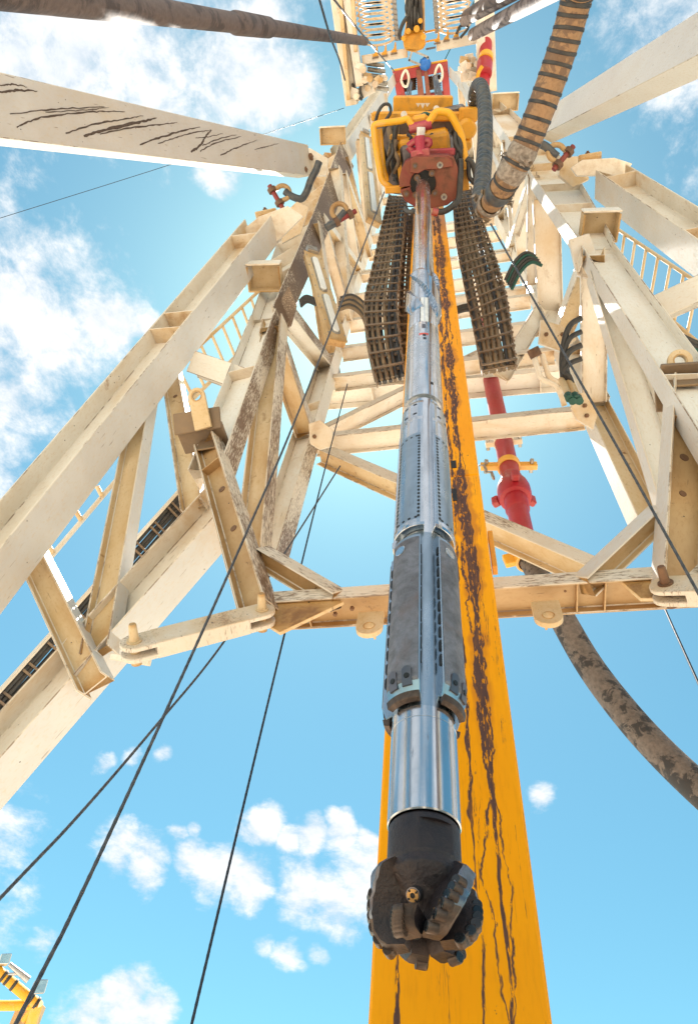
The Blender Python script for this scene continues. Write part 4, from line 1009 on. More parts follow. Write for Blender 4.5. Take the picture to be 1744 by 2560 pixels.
tubepx('hydraulic_hose', [(1170, 400, ZT + .2), (1172, 440, ZT + .2), (1182, 456, ZT + .2)], .04, 'rubber', td, 6, 10)

# ------------------------------------------------------------------ crown block at the head of the mast
ZC = 36.0
cw = thing('crown_block', P(1052, 210, z=ZC), 'bright red crown block frame with dark sheaves at the mast head', 'crown block')
def crect(name, u0, v0, u1, v1, z, th, mat, bev=.02):
    q = [P(u0, v0, z=z), P(u1, v0, z=z), P(u1, v1, z=z), P(u0, v1, z=z)]; fr = Matrix.Translation(q[0])
    inv = fr.inverted()
    return MB().prism([tuple((inv @ p).to_2d()) for p in q], 0, th, fr).build(name, mat, cw, fr, bev)
def cquad(name, pts, z, th, mat):
    q = [P(u, v, z=z) for u, v in pts]; fr = Matrix.Translation(q[0]); inv = fr.inverted()
    return MB().prism([tuple((inv @ p).to_2d()) for p in q], 0, th, fr).build(name, mat, cw, fr, .02)
cquad('side_beam', [(980, 176), (1002, 173), (1016, 266), (996, 270)], ZC, 1.0, 'red_paint')
cquad('side_beam', [(1100, 156), (1118, 152), (1126, 250), (1110, 254)], ZC, 1.0, 'red_paint')
cquad('end_beam', [(980, 178), (1118, 153), (1119, 178), (988, 204)], ZC - .03, .9, 'red_paint')
cquad('end_beam', [(995, 245), (1114, 228), (1118, 252), (998, 270)], ZC + .33, .9, 'red_paint')
cquad('middle_beam', [(1039, 174), (1052, 172), (1062, 262), (1046, 264)], ZC - .1, .8, 'red_rusty')
cquad('middle_beam', [(1058, 171), (1068, 169), (1078, 258), (1066, 260)], ZC - .1, .8, 'red_rusty')
cquad('edge_strip', [(979, 174), (1117, 148), (1118, 153), (980, 179)], ZC - .05, .3, 'yellow_clean')
for k in range(6):
    for (a0, a1) in ((1010, 1038), (1070, 1098)):
        v_ = 196 + k * 5.5 - (4 if a0 > 1050 else 0)
        p = P((a0 + a1) / 2, v_, z=ZC + .5); fr = frame(p, (0, 1, 0), (1, 0, 0))
        MB().lathe([(.10, -.04), (.33, -.05), (.27, -.015), (.27, .015), (.33, .05), (.10, .04)], 20, fr, 0, False).build('sheave', 'chain_metal', cw, fr)
p = P(1062, 160, z=ZC - .4); MB().lathe([(.12, 0), (.24, .08), (.26, .3), (.2, .4)], 8, Matrix.Translation(p)).build('blue_drum', 'blue_part', cw)
p = P(1043, 155, z=ZC - .2); fr = Matrix.Translation(p) @ Matrix.Rotation(.5, 4, 'Z'); MB().box((0, -.3, 0), (.75, .08, .3), fr).box((0, .05, 0), (.75, .08, .3), fr).box((-.35, -.12, 0), (.08, .4, .3), fr).box((.35, -.12, 0), (.08, .4, .3), fr).build('hatch_frame', 'steel_grey', cw, fr)
for (u, v) in ((1012, 196), (1096, 182)):
    q = [P(u + dx, v + dy, z=ZC - .3) for dx, dy in ((-10, 6), (-6, -10), (2, -20), (8, -8), (9, 8), (4, 20), (-4, 18), (-10, 6))]
    MB().tube(catmull(q, 4), .05, 6).build('sling_loop', 'cream_clean', cw)
# hoisting lines from the crown down to the top drive
hrope = 0
for k, (u0, v0, u1, v1) in enumerate(((1024, 205, 1008, 262), (1027, 205, 1014, 263), (1030, 204, 1020, 262), (1026, 200, 1026, 260), (1084, 188, 1096, 250), (1087, 187, 1102, 250), (1090, 186, 1106, 248), (1082, 190, 1090, 250))):
    o = MB().cyl(P(u0, v0, z=ZC + .2), P(u1, v1, z=ZT + 3.2), .022, n=6).build('hoist_line', 'wire')
    tag(o, 'steel hoisting line running from red crown block to yellow top drive', 'wire rope', 'hoisting lines under the crown block')

# ------------------------------------------------------------------ racking board
ZR = 25.0
rb = thing('racking_board', P(1030, 60, z=ZR), 'cream racking board with rows of pointed fingers high above the camera', 'racking board')
def rpx(u, v, z=ZR): return P(u, v, z=z)
def rbeam(name, u0, v0, u1, v1, w, h, mat='cream', z=ZR):
    a, c = rpx(u0, v0, z), rpx(u1, v1, z); fr = frame(a, c - a, (0, 0, 1))
    return MB().box((0, 0, (c - a).length / 2), (h, w, (c - a).length), fr).build(name, mat, rb, fr, .012)
rbeam('side_beam', 838, -40, 880, 262, .34, .5, 'cream'); rbeam('side_beam', 862, -40, 900, 215, .22, .4, 'cream_clean', ZR - .2)
rbeam('walkway_beam', 848, -40, 872, 250, .10, .3, 'cream_rusty', ZR - .4); rbeam('walkway_beam', 880, -40, 890, 130, .10, .3, 'cream_rusty', ZR - .3)
rbeam('side_beam', 1216, -40, 1226, 228, .30, .5, 'cream'); rbeam('side_beam', 1196, -20, 1204, 210, .22, .4, 'cream_clean', ZR - .2)
rbeam('cross_beam', 905, 150, 1018, 132, .22, .3); rbeam('cross_beam', 1090, 116, 1215, 92, .24, .3)
rbeam('cross_beam', 890, 240, 935, 215, .3, .4); rbeam('cross_beam', 1150, 190, 1225, 175, .3, .4)
for k in range(9):
    v_ = -8 + 13.2 * k
    for side in (0, 1):
        if side and k > 6: continue
        a, c = (rpx(884 + k * 2.0, v_ + 6), rpx(982 + k * 1.0, v_ - 2)) if side == 0 else (rpx(1178, v_ - 10), rpx(1088 + k * .9, v_ + 6))
        fr = frame(a, c - a, (0, 0, 1)); L = (c - a).length
        # slender lens-shaped finger: a flattened loop, wide in the middle, pointed at the tip
        mb = MB(); top = [(L * t, .155 * math.sin(PI * min(1, t * .97 + .03)) ** .7) for t in [i / 10 for i in range(11)]]
        poly = [(y, x) for x, y in top] + [(-y, x) for x, y in top[::-1]]
        f2 = frame(a, (0, 0, 1), (c - a)); poly2 = [(x, y) for x, y in top] + [(x, -y) for x, y in top[::-1][1:-1]]
        inner = [(L * .08 + (x - L * .08) * .92, y * .62) for x, y in top[1:-1]] + [(L * .08 + (x - L * .08) * .92, -y * .62) for x, y in top[1:-1][::-1]]
        fo = MB().plate(poly2, [inner[::-1]], -.05, .09, f2).build('finger', 'cream', rb, f2, .008)
        MB().box((L + .02, 0, 0), (.12, .12, .12), f2).build('finger_latch', 'steel_grey', fo, f2, .01)
for (u, v) in ((938, 142), (960, 138), (984, 132), (1092, 106), (1115, 100), (1139, 94)):
    # yellow fin with a hollow flank
    p = rpx(u, v, ZR - .15); q = [rpx(u - 7, v, ZR - .15), rpx(u + 7, v - 2, ZR - .15), rpx(u + 5, v - 27, ZR - .15), rpx(u + 2.5, v - 27, ZR - .15), rpx(u + .5, v - 12, ZR - .15), rpx(u - 6, v - 5, ZR - .15)]
    f2 = Matrix.Translation(q[0]); iv = f2.inverted()
    MB().prism([tuple((iv @ x).to_2d()) for x in q], -.03, .05, f2).build('fin', 'yellow_clean', rb, f2, .004)
    f3 = Matrix.Translation(p); 
    q = [rpx(u - 8, v + 2, ZR - .2), rpx(u + 8, v - 1, ZR - .2), rpx(u + 8, v + 3, ZR - .2), rpx(u - 8, v + 6, ZR - .2)]; f2 = Matrix.Translation(q[0]); iv = f2.inverted()
    MB().prism([tuple((iv @ x).to_2d()) for x in q], 0, .1, f2).build('fin_foot', 'chain_metal', rb, f2)
# walkway brackets, latches and small fittings below the board
rr = random.Random(11)
for (u, v, s_) in ((905, 195, 1), (918, 190, 1), (930, 205, 1), (945, 200, .8), (958, 193, .7), (912, 215, 1), (928, 222, .8), (1158, 150, 1), (1172, 146, 1), (1160, 165, .9), (1180, 170, .8), (1192, 160, .7), (1150, 172, .6), (1178, 190, .9), (900, 165, 1.1), (1198, 135, .8), (1205, 190, .8), (885, 232, 1)):
    p = rpx(u, v, ZR + rr.uniform(-.5, .3)); fr = Matrix.Translation(p) @ Matrix.Rotation(rr.uniform(-.5, .5), 4, 'Z')
    w = .16 * s_; MB().box((0, 0, 0), (w * 1.4, w * rr.uniform(.8, 1.8), .3), fr).lathe([(w * .55, -.3), (w * .55, .1)], 10, fr @ Matrix.Translation((w * .6, w * .3, 0))).build('fitting', rr.choice(('cream', 'cream_clean', 'cream_rusty')), rb, fr, .012)
for k in range(5):
    a = rpx(915 + 3 * k, 158 + 15 * k, ZR + .2); MB().cyl(a, a + V(.5, .15, .05), .06, n=8).build('roller', 'galv', rb)
for (pts) in (((880, 208), (892, 238), (905, 250)), ((902, 195), (900, 225), (906, 245)), ((1140, 85), (1150, 65), (1170, 68), (1150, 95))):
    MB().tube(catmull([rpx(u, v, ZR - .3) for u, v in pts], 6), .035, 7).build('cable', 'rubber', rb)
# yellow pipe racking arm in the gap
ra = thing('pipe_handler', rpx(1032, 100), 'yellow pipe handler machine with black hoses between the finger rows', 'pipe handler')
def abox(name, pts, z, th, mat, bev=.03, par=ra):
    q = [P(u, v, z=z) for u, v in pts]; fr = Matrix.Translation(q[0]); inv = fr.inverted()
    return MB().prism([tuple((inv @ p).to_2d()) for p in q], 0, th, fr).build(name, mat, par, fr, bev)
abox('arm_head', [(1004, 88), (1060, 80), (1064, 112), (1052, 124), (1010, 122)], ZR - .6, .7, 'yellow_clean')
abox('arm_body', [(1018, 40), (1050, 32), (1058, 84), (1008, 90)], ZR - .3, .6, 'yellow_clean')
abox('arm_jaw', [(1010, 122), (1062, 112), (1058, 122), (1036, 130), (1020, 128)], ZR - .5, .4, 'yellow_clean')
abox('arm_column', [(1008, -60), (1016, -60), (1020, 48), (1014, 70)], ZR - .2, .4, 'cream_clean')
abox('arm_column', [(1050, -60), (1060, -60), (1062, 80), (1056, 80)], ZR - .2, .4, 'cream_rusty')
abox('arm_rod', [(1060, 78), (1088, 72), (1088, 77), (1060, 84)], ZR - .2, .15, 'yellow_clean', .01)
abox('arm_rod', [(1064, 102), (1092, 96), (1092, 101), (1064, 107)], ZR - .2, .15, 'yellow_clean', .01)
abox('arm_rod', [(1064, 120), (1088, 116), (1088, 121), (1064, 126)], ZR - .2, .15, 'steel_dark', .01)
for (u, v, r) in ((1020, 78, .07), (1041, 72, .08), (1050, 52, .06), (1008, 96, .06), (1058, 92, .07)):
    p = P(u, v, z=ZR - .75); MB().lathe([(r, -.05), (r, .2)], 14, Matrix.Translation(p)).build('joint_cap', rr.choice(('yellow_clean', 'steel_dark')), ra)
for k in range(9):
    u0 = 1018 + rr.uniform(0, 32)
    MB().tube(catmull([P(u0 + rr.uniform(-3, 3), -30 + 26 * i, z=ZR - .5 + rr.uniform(-.1, .1)) for i in range(5)], 4), .05, 7).build('hose', 'rubber', ra)
MB().tube(catmull([P(u, v, z=ZR - .7) for u, v in ((1020, 38), (1006, 60), (998, 85), (1002, 100))], 6), .05, 8).build('hose', 'rubber', ra)

# ------------------------------------------------------------------ drill pipe stands racked behind the camera
def stand(label, a, c, r, mat, tj, grp='racked drill pipe stands'):
    t = thing('pipe_stand', (a[0], a[1], 0), label, 'drill pipe', grp)
    d = c - a; L = d.length; fr = frame(a, d)
    MB().lathe([(r, 0), (r, L)], 24, fr).build('pipe', mat, t, fr)
    for s0, ln, rr_ in tj:
        MB().lathe([(r * 1.0, s0 - .12), (r * rr_, s0), (r * rr_, s0 + ln * .48), (r * rr_ * .97, s0 + ln * .49), (r * rr_ * .97, s0 + ln * .51), (r * rr_, s0 + ln * .52), (r * rr_, s0 + ln), (r * 1.0, s0 + ln + .12)], 24, fr, 0, False).build('tool_joint', mat, t, fr)
    return t
pb_ = P(-40, -32, x=-2.4); pt_ = P(912, 103, z=24.6)
d_ = (pt_ - pb_).normalized(); base = pb_ - d_ * ((pb_.z - .05) / d_.z)
Lp = (pt_ - base).length
def stand_s(u, v):      # distance up the left stand that shows at (u, v)
    k = P(u, v, d=1.0) - V(0, 0, CAMZ); w0 = base - V(0, 0, CAMZ)
    a_, b_, c_ = d_.dot(d_), d_.dot(k), k.dot(k); d1, e1 = d_.dot(w0), k.dot(w0)
    return (b_ * e1 - c_ * d1) / (a_ * c_ - b_ * b_)
s_tj = stand_s(590, 48); ln_ = stand_s(670, 62) - s_tj
stand('long rusty brown drill pipe slanting across the upper left corner', base, pt_, .105, 'pipe_rust', ((s_tj, ln_, 1.22),))
for k, (u0, v0, u1, v1, r_, z0) in enumerate(((1420, -40, 1182, 86, .15, 15.8), (1290, -40, 1165, 40, .14, 18.6), (1330, -40, 1160, 52, .13, 18.4))):
    a = P(u0, v0, z=z0); c = P(u1, v1, z=ZR - .6); d = (c - a).normalized(); a = a - d * ((a.z - .05) / d.z)
    stand(('thick mottled pipe at the top right end of the finger board, lowest of three', 'dark pipe stand at the top right, nearest to the finger tips', 'pale worn pipe stand at the top right, between two darker ones')[k], a, c, r_, ('pipe_mixed', 'pipe_rust', 'pipe_mixed')[k], ((9.0, .4, 1.2),) if k else ())

# ------------------------------------------------------------------ drag chains
def drag_chain(label, left, right, depths, rungs_d, n_hose):
    """left, right: image tracks of the two side bands, top to bottom"""
    n = len(left)
    Lp_ = [P(u, v, d=d) for (u, v), d in zip(left, depths)]; Rp_ = [P(u, v, d=d) for (u, v), d in zip(right, depths)]
    t = thing('drag_chain', Lp_[-1], label, 'drag chain', 'hanging drag chains')
    Lc, Rc = catmull(Lp_, 40), catmull(Rp_, 40)
    def arc(c):
        s = [0]
        for a, b_ in zip(c, c[1:]): s.append(s[-1] + (b_ - a).length)
        return s
    sl_, sr_ = arc(Lc), arc(Rc)
    def at(c, s, x):
        x = max(0, min(s[-1] * .99999, x)); i = max(j for j in range(len(s) - 1) if s[j] <= x)
        return c[i].lerp(c[i + 1], (x - s[i]) / max(1e-6, s[i + 1] - s[i]))
    TL = sl_[-1]; pitch = .165; m = int(TL / pitch)
    link_me = None
    for k in range(m):
        for c, s in ((Lc, sl_), (Rc, sr_)):
            r0 = k / m * s[-1]; a, b_ = at(c, s, r0), at(c, s, r0 + s[-1] / m * 1.25)
            ax = at(Rc, sr_, k / m * sr_[-1]) - at(Lc, sl_, k / m * sl_[-1])
            fr = frame(a, b_ - a, ax) @ Matrix.Translation((.012 * (k % 2), 0, 0))
            if link_me is None:
                mb = MB(); mb.box((0, 0, .095), (.016, .09, .185), None); mb.lathe([(.018, -.012), (.018, .012)], 8, Matrix.Translation((.012, 0, .03)) @ Matrix.Rotation(PI / 2, 4, 'Y')).lathe([(.018, -.012), (.018, .012)], 8, Matrix.Translation((.012, 0, .15)) @ Matrix.Rotation(PI / 2, 4, 'Y'))
                o = mb.build('link', 'chain_metal', t, Matrix.Identity(4)); link_me = o.data
                o.matrix_basis = W[t].inverted() @ fr; W[o] = fr
            else:
                o = bpy.data.objects.new('link', link_me); reg(o, t, fr)
    rung_me = None
    for k in range(m):
        if k % 2: continue
        a, b_ = at(Lc, sl_, k / m * sl_[-1] + .05), at(Rc, sr_, k / m * sr_[-1] + .05)
        tg = at(Lc, sl_, k / m * sl_[-1] + .2) - a
        for s_ in (1,):
            fr = frame(a, b_ - a, tg)
            if rung_me is None:
                mb = MB(); mb.box((0, .03, .5), (.045, .018, 1.)).box((0, -.05, .5), (.04, .018, 1.)); o = mb.build('rung', 'chain_metal', t, Matrix.Identity(4)); rung_me = o.data
                o.matrix_basis = W[t].inverted() @ fr @ Matrix.Diagonal((1, 1, (b_ - a).length, 1))
            else:
                o = bpy.data.objects.new('rung', rung_me); o.parent = t; col.objects.link(o); o.matrix_basis = W[t].inverted() @ fr @ Matrix.Diagonal((1, 1, (b_ - a).length, 1))
    hr = random.Random(n_hose)
    for k in range(n_hose):
        f = (k + .7) / (n_hose + .4); lay = .03 + .05 * (k % 2); wob_ = hr.uniform(0, 6); am = hr.uniform(.01, .05); pts = []
        for i in range(0, 26):
            x = i / 25; pts.append(at(Lc, sl_, x * sl_[-1] * .985).lerp(at(Rc, sr_, x * sr_[-1] * .985), f + am * math.sin(wob_ + x * 9)) + V(0, lay, 0))
        MB().tube(pts, hr.choice((.027, .031, .035)), 7).build('hose', hr.choice(('hose_dusty', 'hose_dusty', 'rubber')), t)
    return t
drag_chain('brown drag chain full of hoses hanging to the right of the yellow beam', [(1130, 478), (1134, 540), (1143, 610), (1157, 700), (1176, 790), (1190, 860), (1205, 932)], [(1176, 470), (1194, 530), (1216, 590), (1240, 660), (1262, 740), (1276, 830), (1288, 918)], (15.2, 13.6, 12.3, 11.2, 10.3, 9.6, 9.0), 1, 14)
drag_chain('brown drag chain with loose hoses hanging to the left of the drill string', [(972, 486), (960, 540), (944, 610), (926, 690), (910, 760), (918, 860), (940, 962)], [(1014, 492), (1012, 530), (1006, 600), (998, 680), (990, 760), (996, 850), (1012, 946)], (15.4, 13.9, 12.5, 11.4, 10.4, 9.7, 9.1), 1, 11)
drag_chain('narrow rear run of drag chain seen between the left chain and the drill string', [(1012, 520), (1008, 600), (1000, 690), (996, 780), (1000, 860), (1008, 940)], [(1036, 520), (1034, 600), (1030, 690), (1026, 780), (1024, 860), (1022, 935)], (15.6, 14.0, 12.6, 11.5, 10.6, 10.0), 1, 3)

# ------------------------------------------------------------------ service hoses
ht = thing('banded_hose', P(1215, 535, d=9), 'thick tan hose wrapped in dark bands looping down from the upper right', 'hose')
hp = [P(u, v, d=d) for u, v, d in ((1530, -700, 8.6), (1520, -400, 7.6), (1492, -170, 7.2), (1462, -60, 7.2), (1440, 0, 7.4), (1415, 90, 7.6), (1385, 180, 7.8), (1348, 280, 8.0), (1310, 370, 8.2), (1272, 440, 8.4), (1238, 492, 8.8), (1214, 522, 9.4))]
hc_ = catmull(hp, 16); hr_ = .165
MB().tube(hc_, lambda t: hr_ * (1 - .18 * max(0, t - .8) / .2), 24).build('hose_body', 'hose_band', ht)
nb = 20
for k in range(nb):
    i = int(50 + k / (nb - 1) * (len(hc_) - 74)); p = hc_[i]; d = hc_[i + 1] - hc_[i - 1]
    tilt = Vector((.1, 0, .12 * math.sin(k * 2.1)))
    fr = frame(p, d.normalized() + tilt * .6)
    MB().lathe([(hr_ * .99, -.022), (hr_ * 1.045, -.018), (hr_ * 1.05, .012), (hr_ * .99, .02)], 26, fr, 0, False).build('band', 'rubber', ht, fr)
rg_ = random.Random(5)
for i0 in (len(hc_) - 46, len(hc_) - 36, len(hc_) - 22, len(hc_) - 10):      # wrappings near the bend
    p = hc_[i0]; d = hc_[i0 + 2] - hc_[i0 - 2]; fr = frame(p, d)
    MB().lathe([(hr_ * .99, -.09), (hr_ * 1.06, -.07), (hr_ * 1.09, 0), (hr_ * 1.04, .07), (hr_ * .98, .1)], 22, fr, 0, False).build('wrapping', rg_.choice(('rubber_ribbed', 'tan_cloth')), ht, fr)
for k in range(26):        # torn cloth ends
    i0 = len(hc_) - rg_.choice((44, 42, 40, 38, 24, 20, 6, 4)); p = hc_[i0]; d = (hc_[min(i0 + 2, len(hc_) - 1)] - hc_[i0 - 2]).normalized()
    a = rg_.uniform(0, 2 * PI); fr = frame(p, d); o_ = fr.to_3x3() @ Vector((math.cos(a), math.sin(a), 0)); tq = fr.to_3x3() @ Vector((-math.sin(a), math.cos(a), 0))
    b0 = p + o_ * hr_ * .98; w = rg_.uniform(.03, .07); l = rg_.uniform(.05, .14)
    pts = []; mb = MB(); vs = []
    for s_ in range(5):
        f = s_ / 4; c = b0 + o_ * (l * f * rg_.uniform(.5, 1)) + d * rg_.uniform(-.06, .06) * f + tq * rg_.uniform(-.05, .05) * f
        ww = w * (1 - f * .75); vs += [c - tq * ww + d * .01, c + tq * ww, c + tq * ww + d * .006, c - tq * ww + d * .016]
    fs = []
    for s_ in range(4):
        for j in range(4): fs.append((s_ * 4 + j, s_ * 4 + (j + 1) % 4, s_ * 4 + 4 + (j + 1) % 4, s_ * 4 + 4 + j))
    fs += [(0, 1, 2, 3), (16, 17, 18, 19)]
    mb.add(vs, fs); mb.build('torn_cloth', 'tan_cloth' if k % 3 else 'hose_dusty', ht)
rt_ = thing('ribbed_hose', P(1205, 500, d=9.6), 'black ribbed hose hanging beside the top drive to the bend of the banded hose', 'hose')
rp = catmull([P(u, v, d=d) for u, v, d in ((1186, 262, 13.4), (1186, 236, 13.0), (1194, 214, 12.6), (1204, 222, 12.2), (1210, 262, 11.8), (1212, 330, 11.2), (1209, 400, 10.6), (1204, 460, 10.1), (1200, 500, 9.8), (1210, 526, 9.5))], 36)
s_acc = [0]
for a, b_ in zip(rp, rp[1:]): s_acc.append(s_acc[-1] + (b_ - a).length)
def resample(path, step):
    s = [0]
    for a, b_ in zip(path, path[1:]): s.append(s[-1] + (b_ - a).length)
    n = int(s[-1] / step); out = []; i = 0
    for k in range(n + 1):
        x = k * s[-1] / n
        while i < len(s) - 2 and s[i + 1] < x: i += 1
        out.append(path[i].lerp(path[i + 1], min(1, (x - s[i]) / max(1e-6, s[i + 1] - s[i]))))
    return out
rp = resample(rp, .022)
MB().tube(rp, [.104 + (.022 if (k // 3) % 2 else 0.) for k in range(len(rp))], 20).build('hose_body', 'rubber_ribbed', rt_)
p = rp[0]; MB().tube(rp[:6], .135, 16).build('end_fitting', 'yellow_clean', rt_)
bh = thing('mud_hose', P(1744, 1960, d=5.2), 'black mud-caked hose descending to the lower right edge', 'hose')
bp = catmull([P(u, v, d=d) for u, v, d in ((1318, 1388, 9.75), (1345, 1440, 9.4), (1395, 1530, 8.5), (1470, 1660, 7.9), (1560, 1780, 7.3), (1660, 1890, 6.8), (1790, 2010, 6.2), (1960, 2150, 5.6))] + [P(1960, 2150, d=5.6) + V(.9, -.2, -1.6), P(1960, 2150, d=5.6) + V(1.6, -.3, -2.6), P(1960, 2150, d=5.6) + V(2.4, -.3, -3.0)], 12)
MB().tube(bp, .158, 28).build('hose_body', 'hose_muddy', bh)
# ------------------------------------------------------------------ red standpipe
sp = thing('standpipe', (.85, 6.2, 0), 'red standpipe with yellow clamp rising behind the yellow beam', 'pipe')
s0, s1 = P(1318, 1395, y=6.2), P(1195, 800, y=6.2)
s2 = P(1222, 1240, y=6.2)
fr = frame(s0, s1 - s0); L = (s1 - s0).length
MB().lathe([(.165, 0), (.165, L)], 28, fr).build('pipe', 'red_paint', sp, fr)
def along(u, v):
    q = P(u, v, y=6.2); return (q - s0).dot((s1 - s0).normalized())
za = along(1287, 1215)
MB().lathe([(.164, za - .75), (.19, za - .7), (.19, za - .42), (.25, za - .40), (.27, za - .3), (.27, za - .12), (.25, za), (.20, za + .06), (.19, za + .2), (.165, za + .3)], 30, fr, 0, False).build('hammer_union', 'red_paint', sp, fr)
for k in range(3):
    a = k * 2.1 + .6; f2 = fr @ Matrix.Rotation(a, 4, 'Z') @ Matrix.Translation((.33, 0, za - .2)); MB().box((0, 0, 0), (.12, .12, .2), f2).build('union_lug', 'red_paint', sp, f2, .02)
def clamp(z_, mat, w=.14, ro=.20, ext=.30, rot=0.):
    f2 = fr @ Matrix.Translation((0, 0, z_)) @ Matrix.Rotation(rot, 4, 'Z')
    mb = MB(); mb.lathe([(.168, -w / 2), (ro, -w / 2), (ro, w / 2), (.168, w / 2)], 28, f2, 0, False)
    for s_ in (-1, 1): mb.box((s_ * (ro + ext / 2 - .02), 0, 0), (ext, .10, w), f2)
    o = mb.build('clamp', mat, sp, f2, .008)
    for s_ in (-1, 1): MB().prism(circ(.035, 6), -.13, .13, f2 @ Matrix.Translation((s_ * (ro + ext * .62), 0, 0)) @ Matrix.Rotation(PI / 2, 4, 'X')).build('clamp_bolt', 'galv', o, f2)
    return f2
f2 = clamp(along(1274, 1165), 'yellow_tube', rot=.1); clamp(along(1262, 1105), 'cream', .12, .19, .16)
# shackle chain hanging from the clamp
for k in range(4):
    p = f2 @ V(-.46 + .05 * k, -.06, -.06 - .12 * k); q = [p + (Vector((.05 * math.cos(t), (.02 if k % 2 else .05) * math.sin(t) * (0 if k % 2 else 1), .09 * math.sin(t))) if k % 2 == 0 else Vector((.02 * math.cos(t), .05 * math.cos(t), .09 * math.sin(t)))) for t in [i * PI / 6 for i in range(13)]]
    MB().tube(q, .017, 6).build('chain_link', 'galv', sp)
# elbow clamp at the top of the mud hose
p0 = P(1318, 1388, d=9.75); fr2 = frame(p0, P(1345, 1440, d=9.4) - p0)
mb = MB(); mb.lathe([(.18, -.1), (.215, -.1), (.215, .14), (.18, .14)], 26, fr2, 0, False)
for s_ in (-1, 1): mb.box((s_ * .27, 0, .02), (.16, .1, .2), fr2)
mb.build('hose_clamp', 'yellow_tube', bh, fr2, .01)
up_pipe = thing('riser_pipe', P(1220, 150, z=24), 'short red riser pipe beside the right end of the racking board', 'pipe')
MB().cyl(P(1207, 212, z=23.6), P(1217, 62, z=25.4), .17, n=18).build('pipe', 'red_paint', up_pipe)
MB().cyl(P(1209, 185, z=23.7), P(1211, 158, z=24.2), .21, n=18).build('collar', 'red_paint', up_pipe)
MB().cyl(P(1213, 152, z=24.2), P(1214, 142, z=24.4), .20, n=18).build('band', 'yellow_tube', up_pipe)
MB().tube(catmull([P(u, v, z=23.4) for u, v in ((1205, 165), (1196, 180), (1192, 200), (1190, 215))], 6), .05, 8).build('cable', 'orange_cable', up_pipe)

# ------------------------------------------------------------------ wire ropes
def rope(label, pts, r, mat='wire', twist=True):
    d_ = (pts[-1] - pts[-2]).normalized()
    if d_.z < -.1 and pts[-1].z > .1: pts = pts + [pts[-1] + d_ * ((pts[-1].z - .02) / -d_.z)]      # down to its anchor on the ground
    q = catmull(pts, 14)
    mb = MB()
    if twist:       # six laid strands show as a gentle spiral
        q = resample(q, max(r * 2.2, .02)); 
        x = None; vs = []; fs = []; n = 12
        for i, p in enumerate(q):
            t = (q[min(i + 1, len(q) - 1)] - q[max(i - 1, 0)]).normalized()
            if x is None: x = frame(p, t).col[0].to_3d()
            x = (x - t * x.dot(t)).normalized(); y = t.cross(x)
            for k in range(n):
                a = 2 * PI * k / n; rr_ = r * (1 + .16 * math.cos(6 * a - 0 ) * 0 + (.10 if (k + i) % 3 == 0 else -.05))
                vs.append(p + (x * math.cos(a) + y * math.sin(a)) * rr_)
        for i in range(len(q) - 1):
            for k in range(n): fs.append((i * n + k, i * n + (k + 1) % n, (i + 1) * n + (k + 1) % n, (i + 1) * n + k))
        mb.add(vs, fs, 0, True)
    else: mb.tube(q, r, 8)
    return tag(mb.build('wire_rope', mat), label, 'wire rope', 'wire ropes across the sky')
rope('long steel wire rope from the mast past the link arm to the lower left corner', [P(u, v, d=d) for u, v, d in ((960, 480, 9.), (770, 970, 5.6), (606, 1355, 4.3), (402, 1807, 3.3), (187, 2270, 2.6), (20, 2600, 2.2))], .0078)
rope('wire rope crossing behind the link arm to the left edge low down', [P(u, v, d=d) for u, v, d in ((850, 1165, 9.5), (700, 1400, 7.6), (545, 1625, 6.2), (402, 1800, 5.2), (200, 2035, 4.2), (-60, 2310, 3.4))], .0098)
rope('dark wire rope dropping between link arm and drill string to the bottom edge', [P(u, v, d=d) for u, v, d in ((868, 960, 11), (810, 1180, 8.6), (716, 1565, 6.2), (600, 2050, 4.6), (470, 2600, 3.6))], .0086, 'wire_dark')
rope('steel wire rope slanting from the hose bend across the right mast leg', [P(u, v, d=d) for u, v, d in ((1226, 560, 7.5), (1390, 850, 5.9), (1560, 1150, 4.9), (1770, 1530, 4.0))], .0095)
rope('dark wire rope at the right edge below the link arm', [P(u, v, d=d) for u, v, d in ((1640, 1470, 8.6), (1664, 1530, 8), (1770, 1765, 6.3))], .013, 'wire_dark')
rope('thin dark rope at the top, left of the racking board', [P(u, v, d=d) for u, v, d in ((790, -30, 10), (825, 90, 13), (848, 150, 16), (862, 200, 18))], .02, 'wire_dark', False)
rope('thin dark rope from the top edge to the red crown block', [P(u, v, d=d) for u, v, d in ((820, -20, 9), (900, 80, 13), (985, 178, 22))], .016, 'wire', False)
rope('faint thin line far across the left sky below the stay beam', [P(u, v, d=d) for u, v, d in ((-30, 555, 18), (400, 420, 19), (860, 270, 20))], .008, 'wire_dark', False)
rope('thin green-blue line rising to the right of the crown block', [P(u, v, d=d) for u, v, d in ((1112, 148, 30), (1127, 118, 29))], .02, 'cable_green', False)

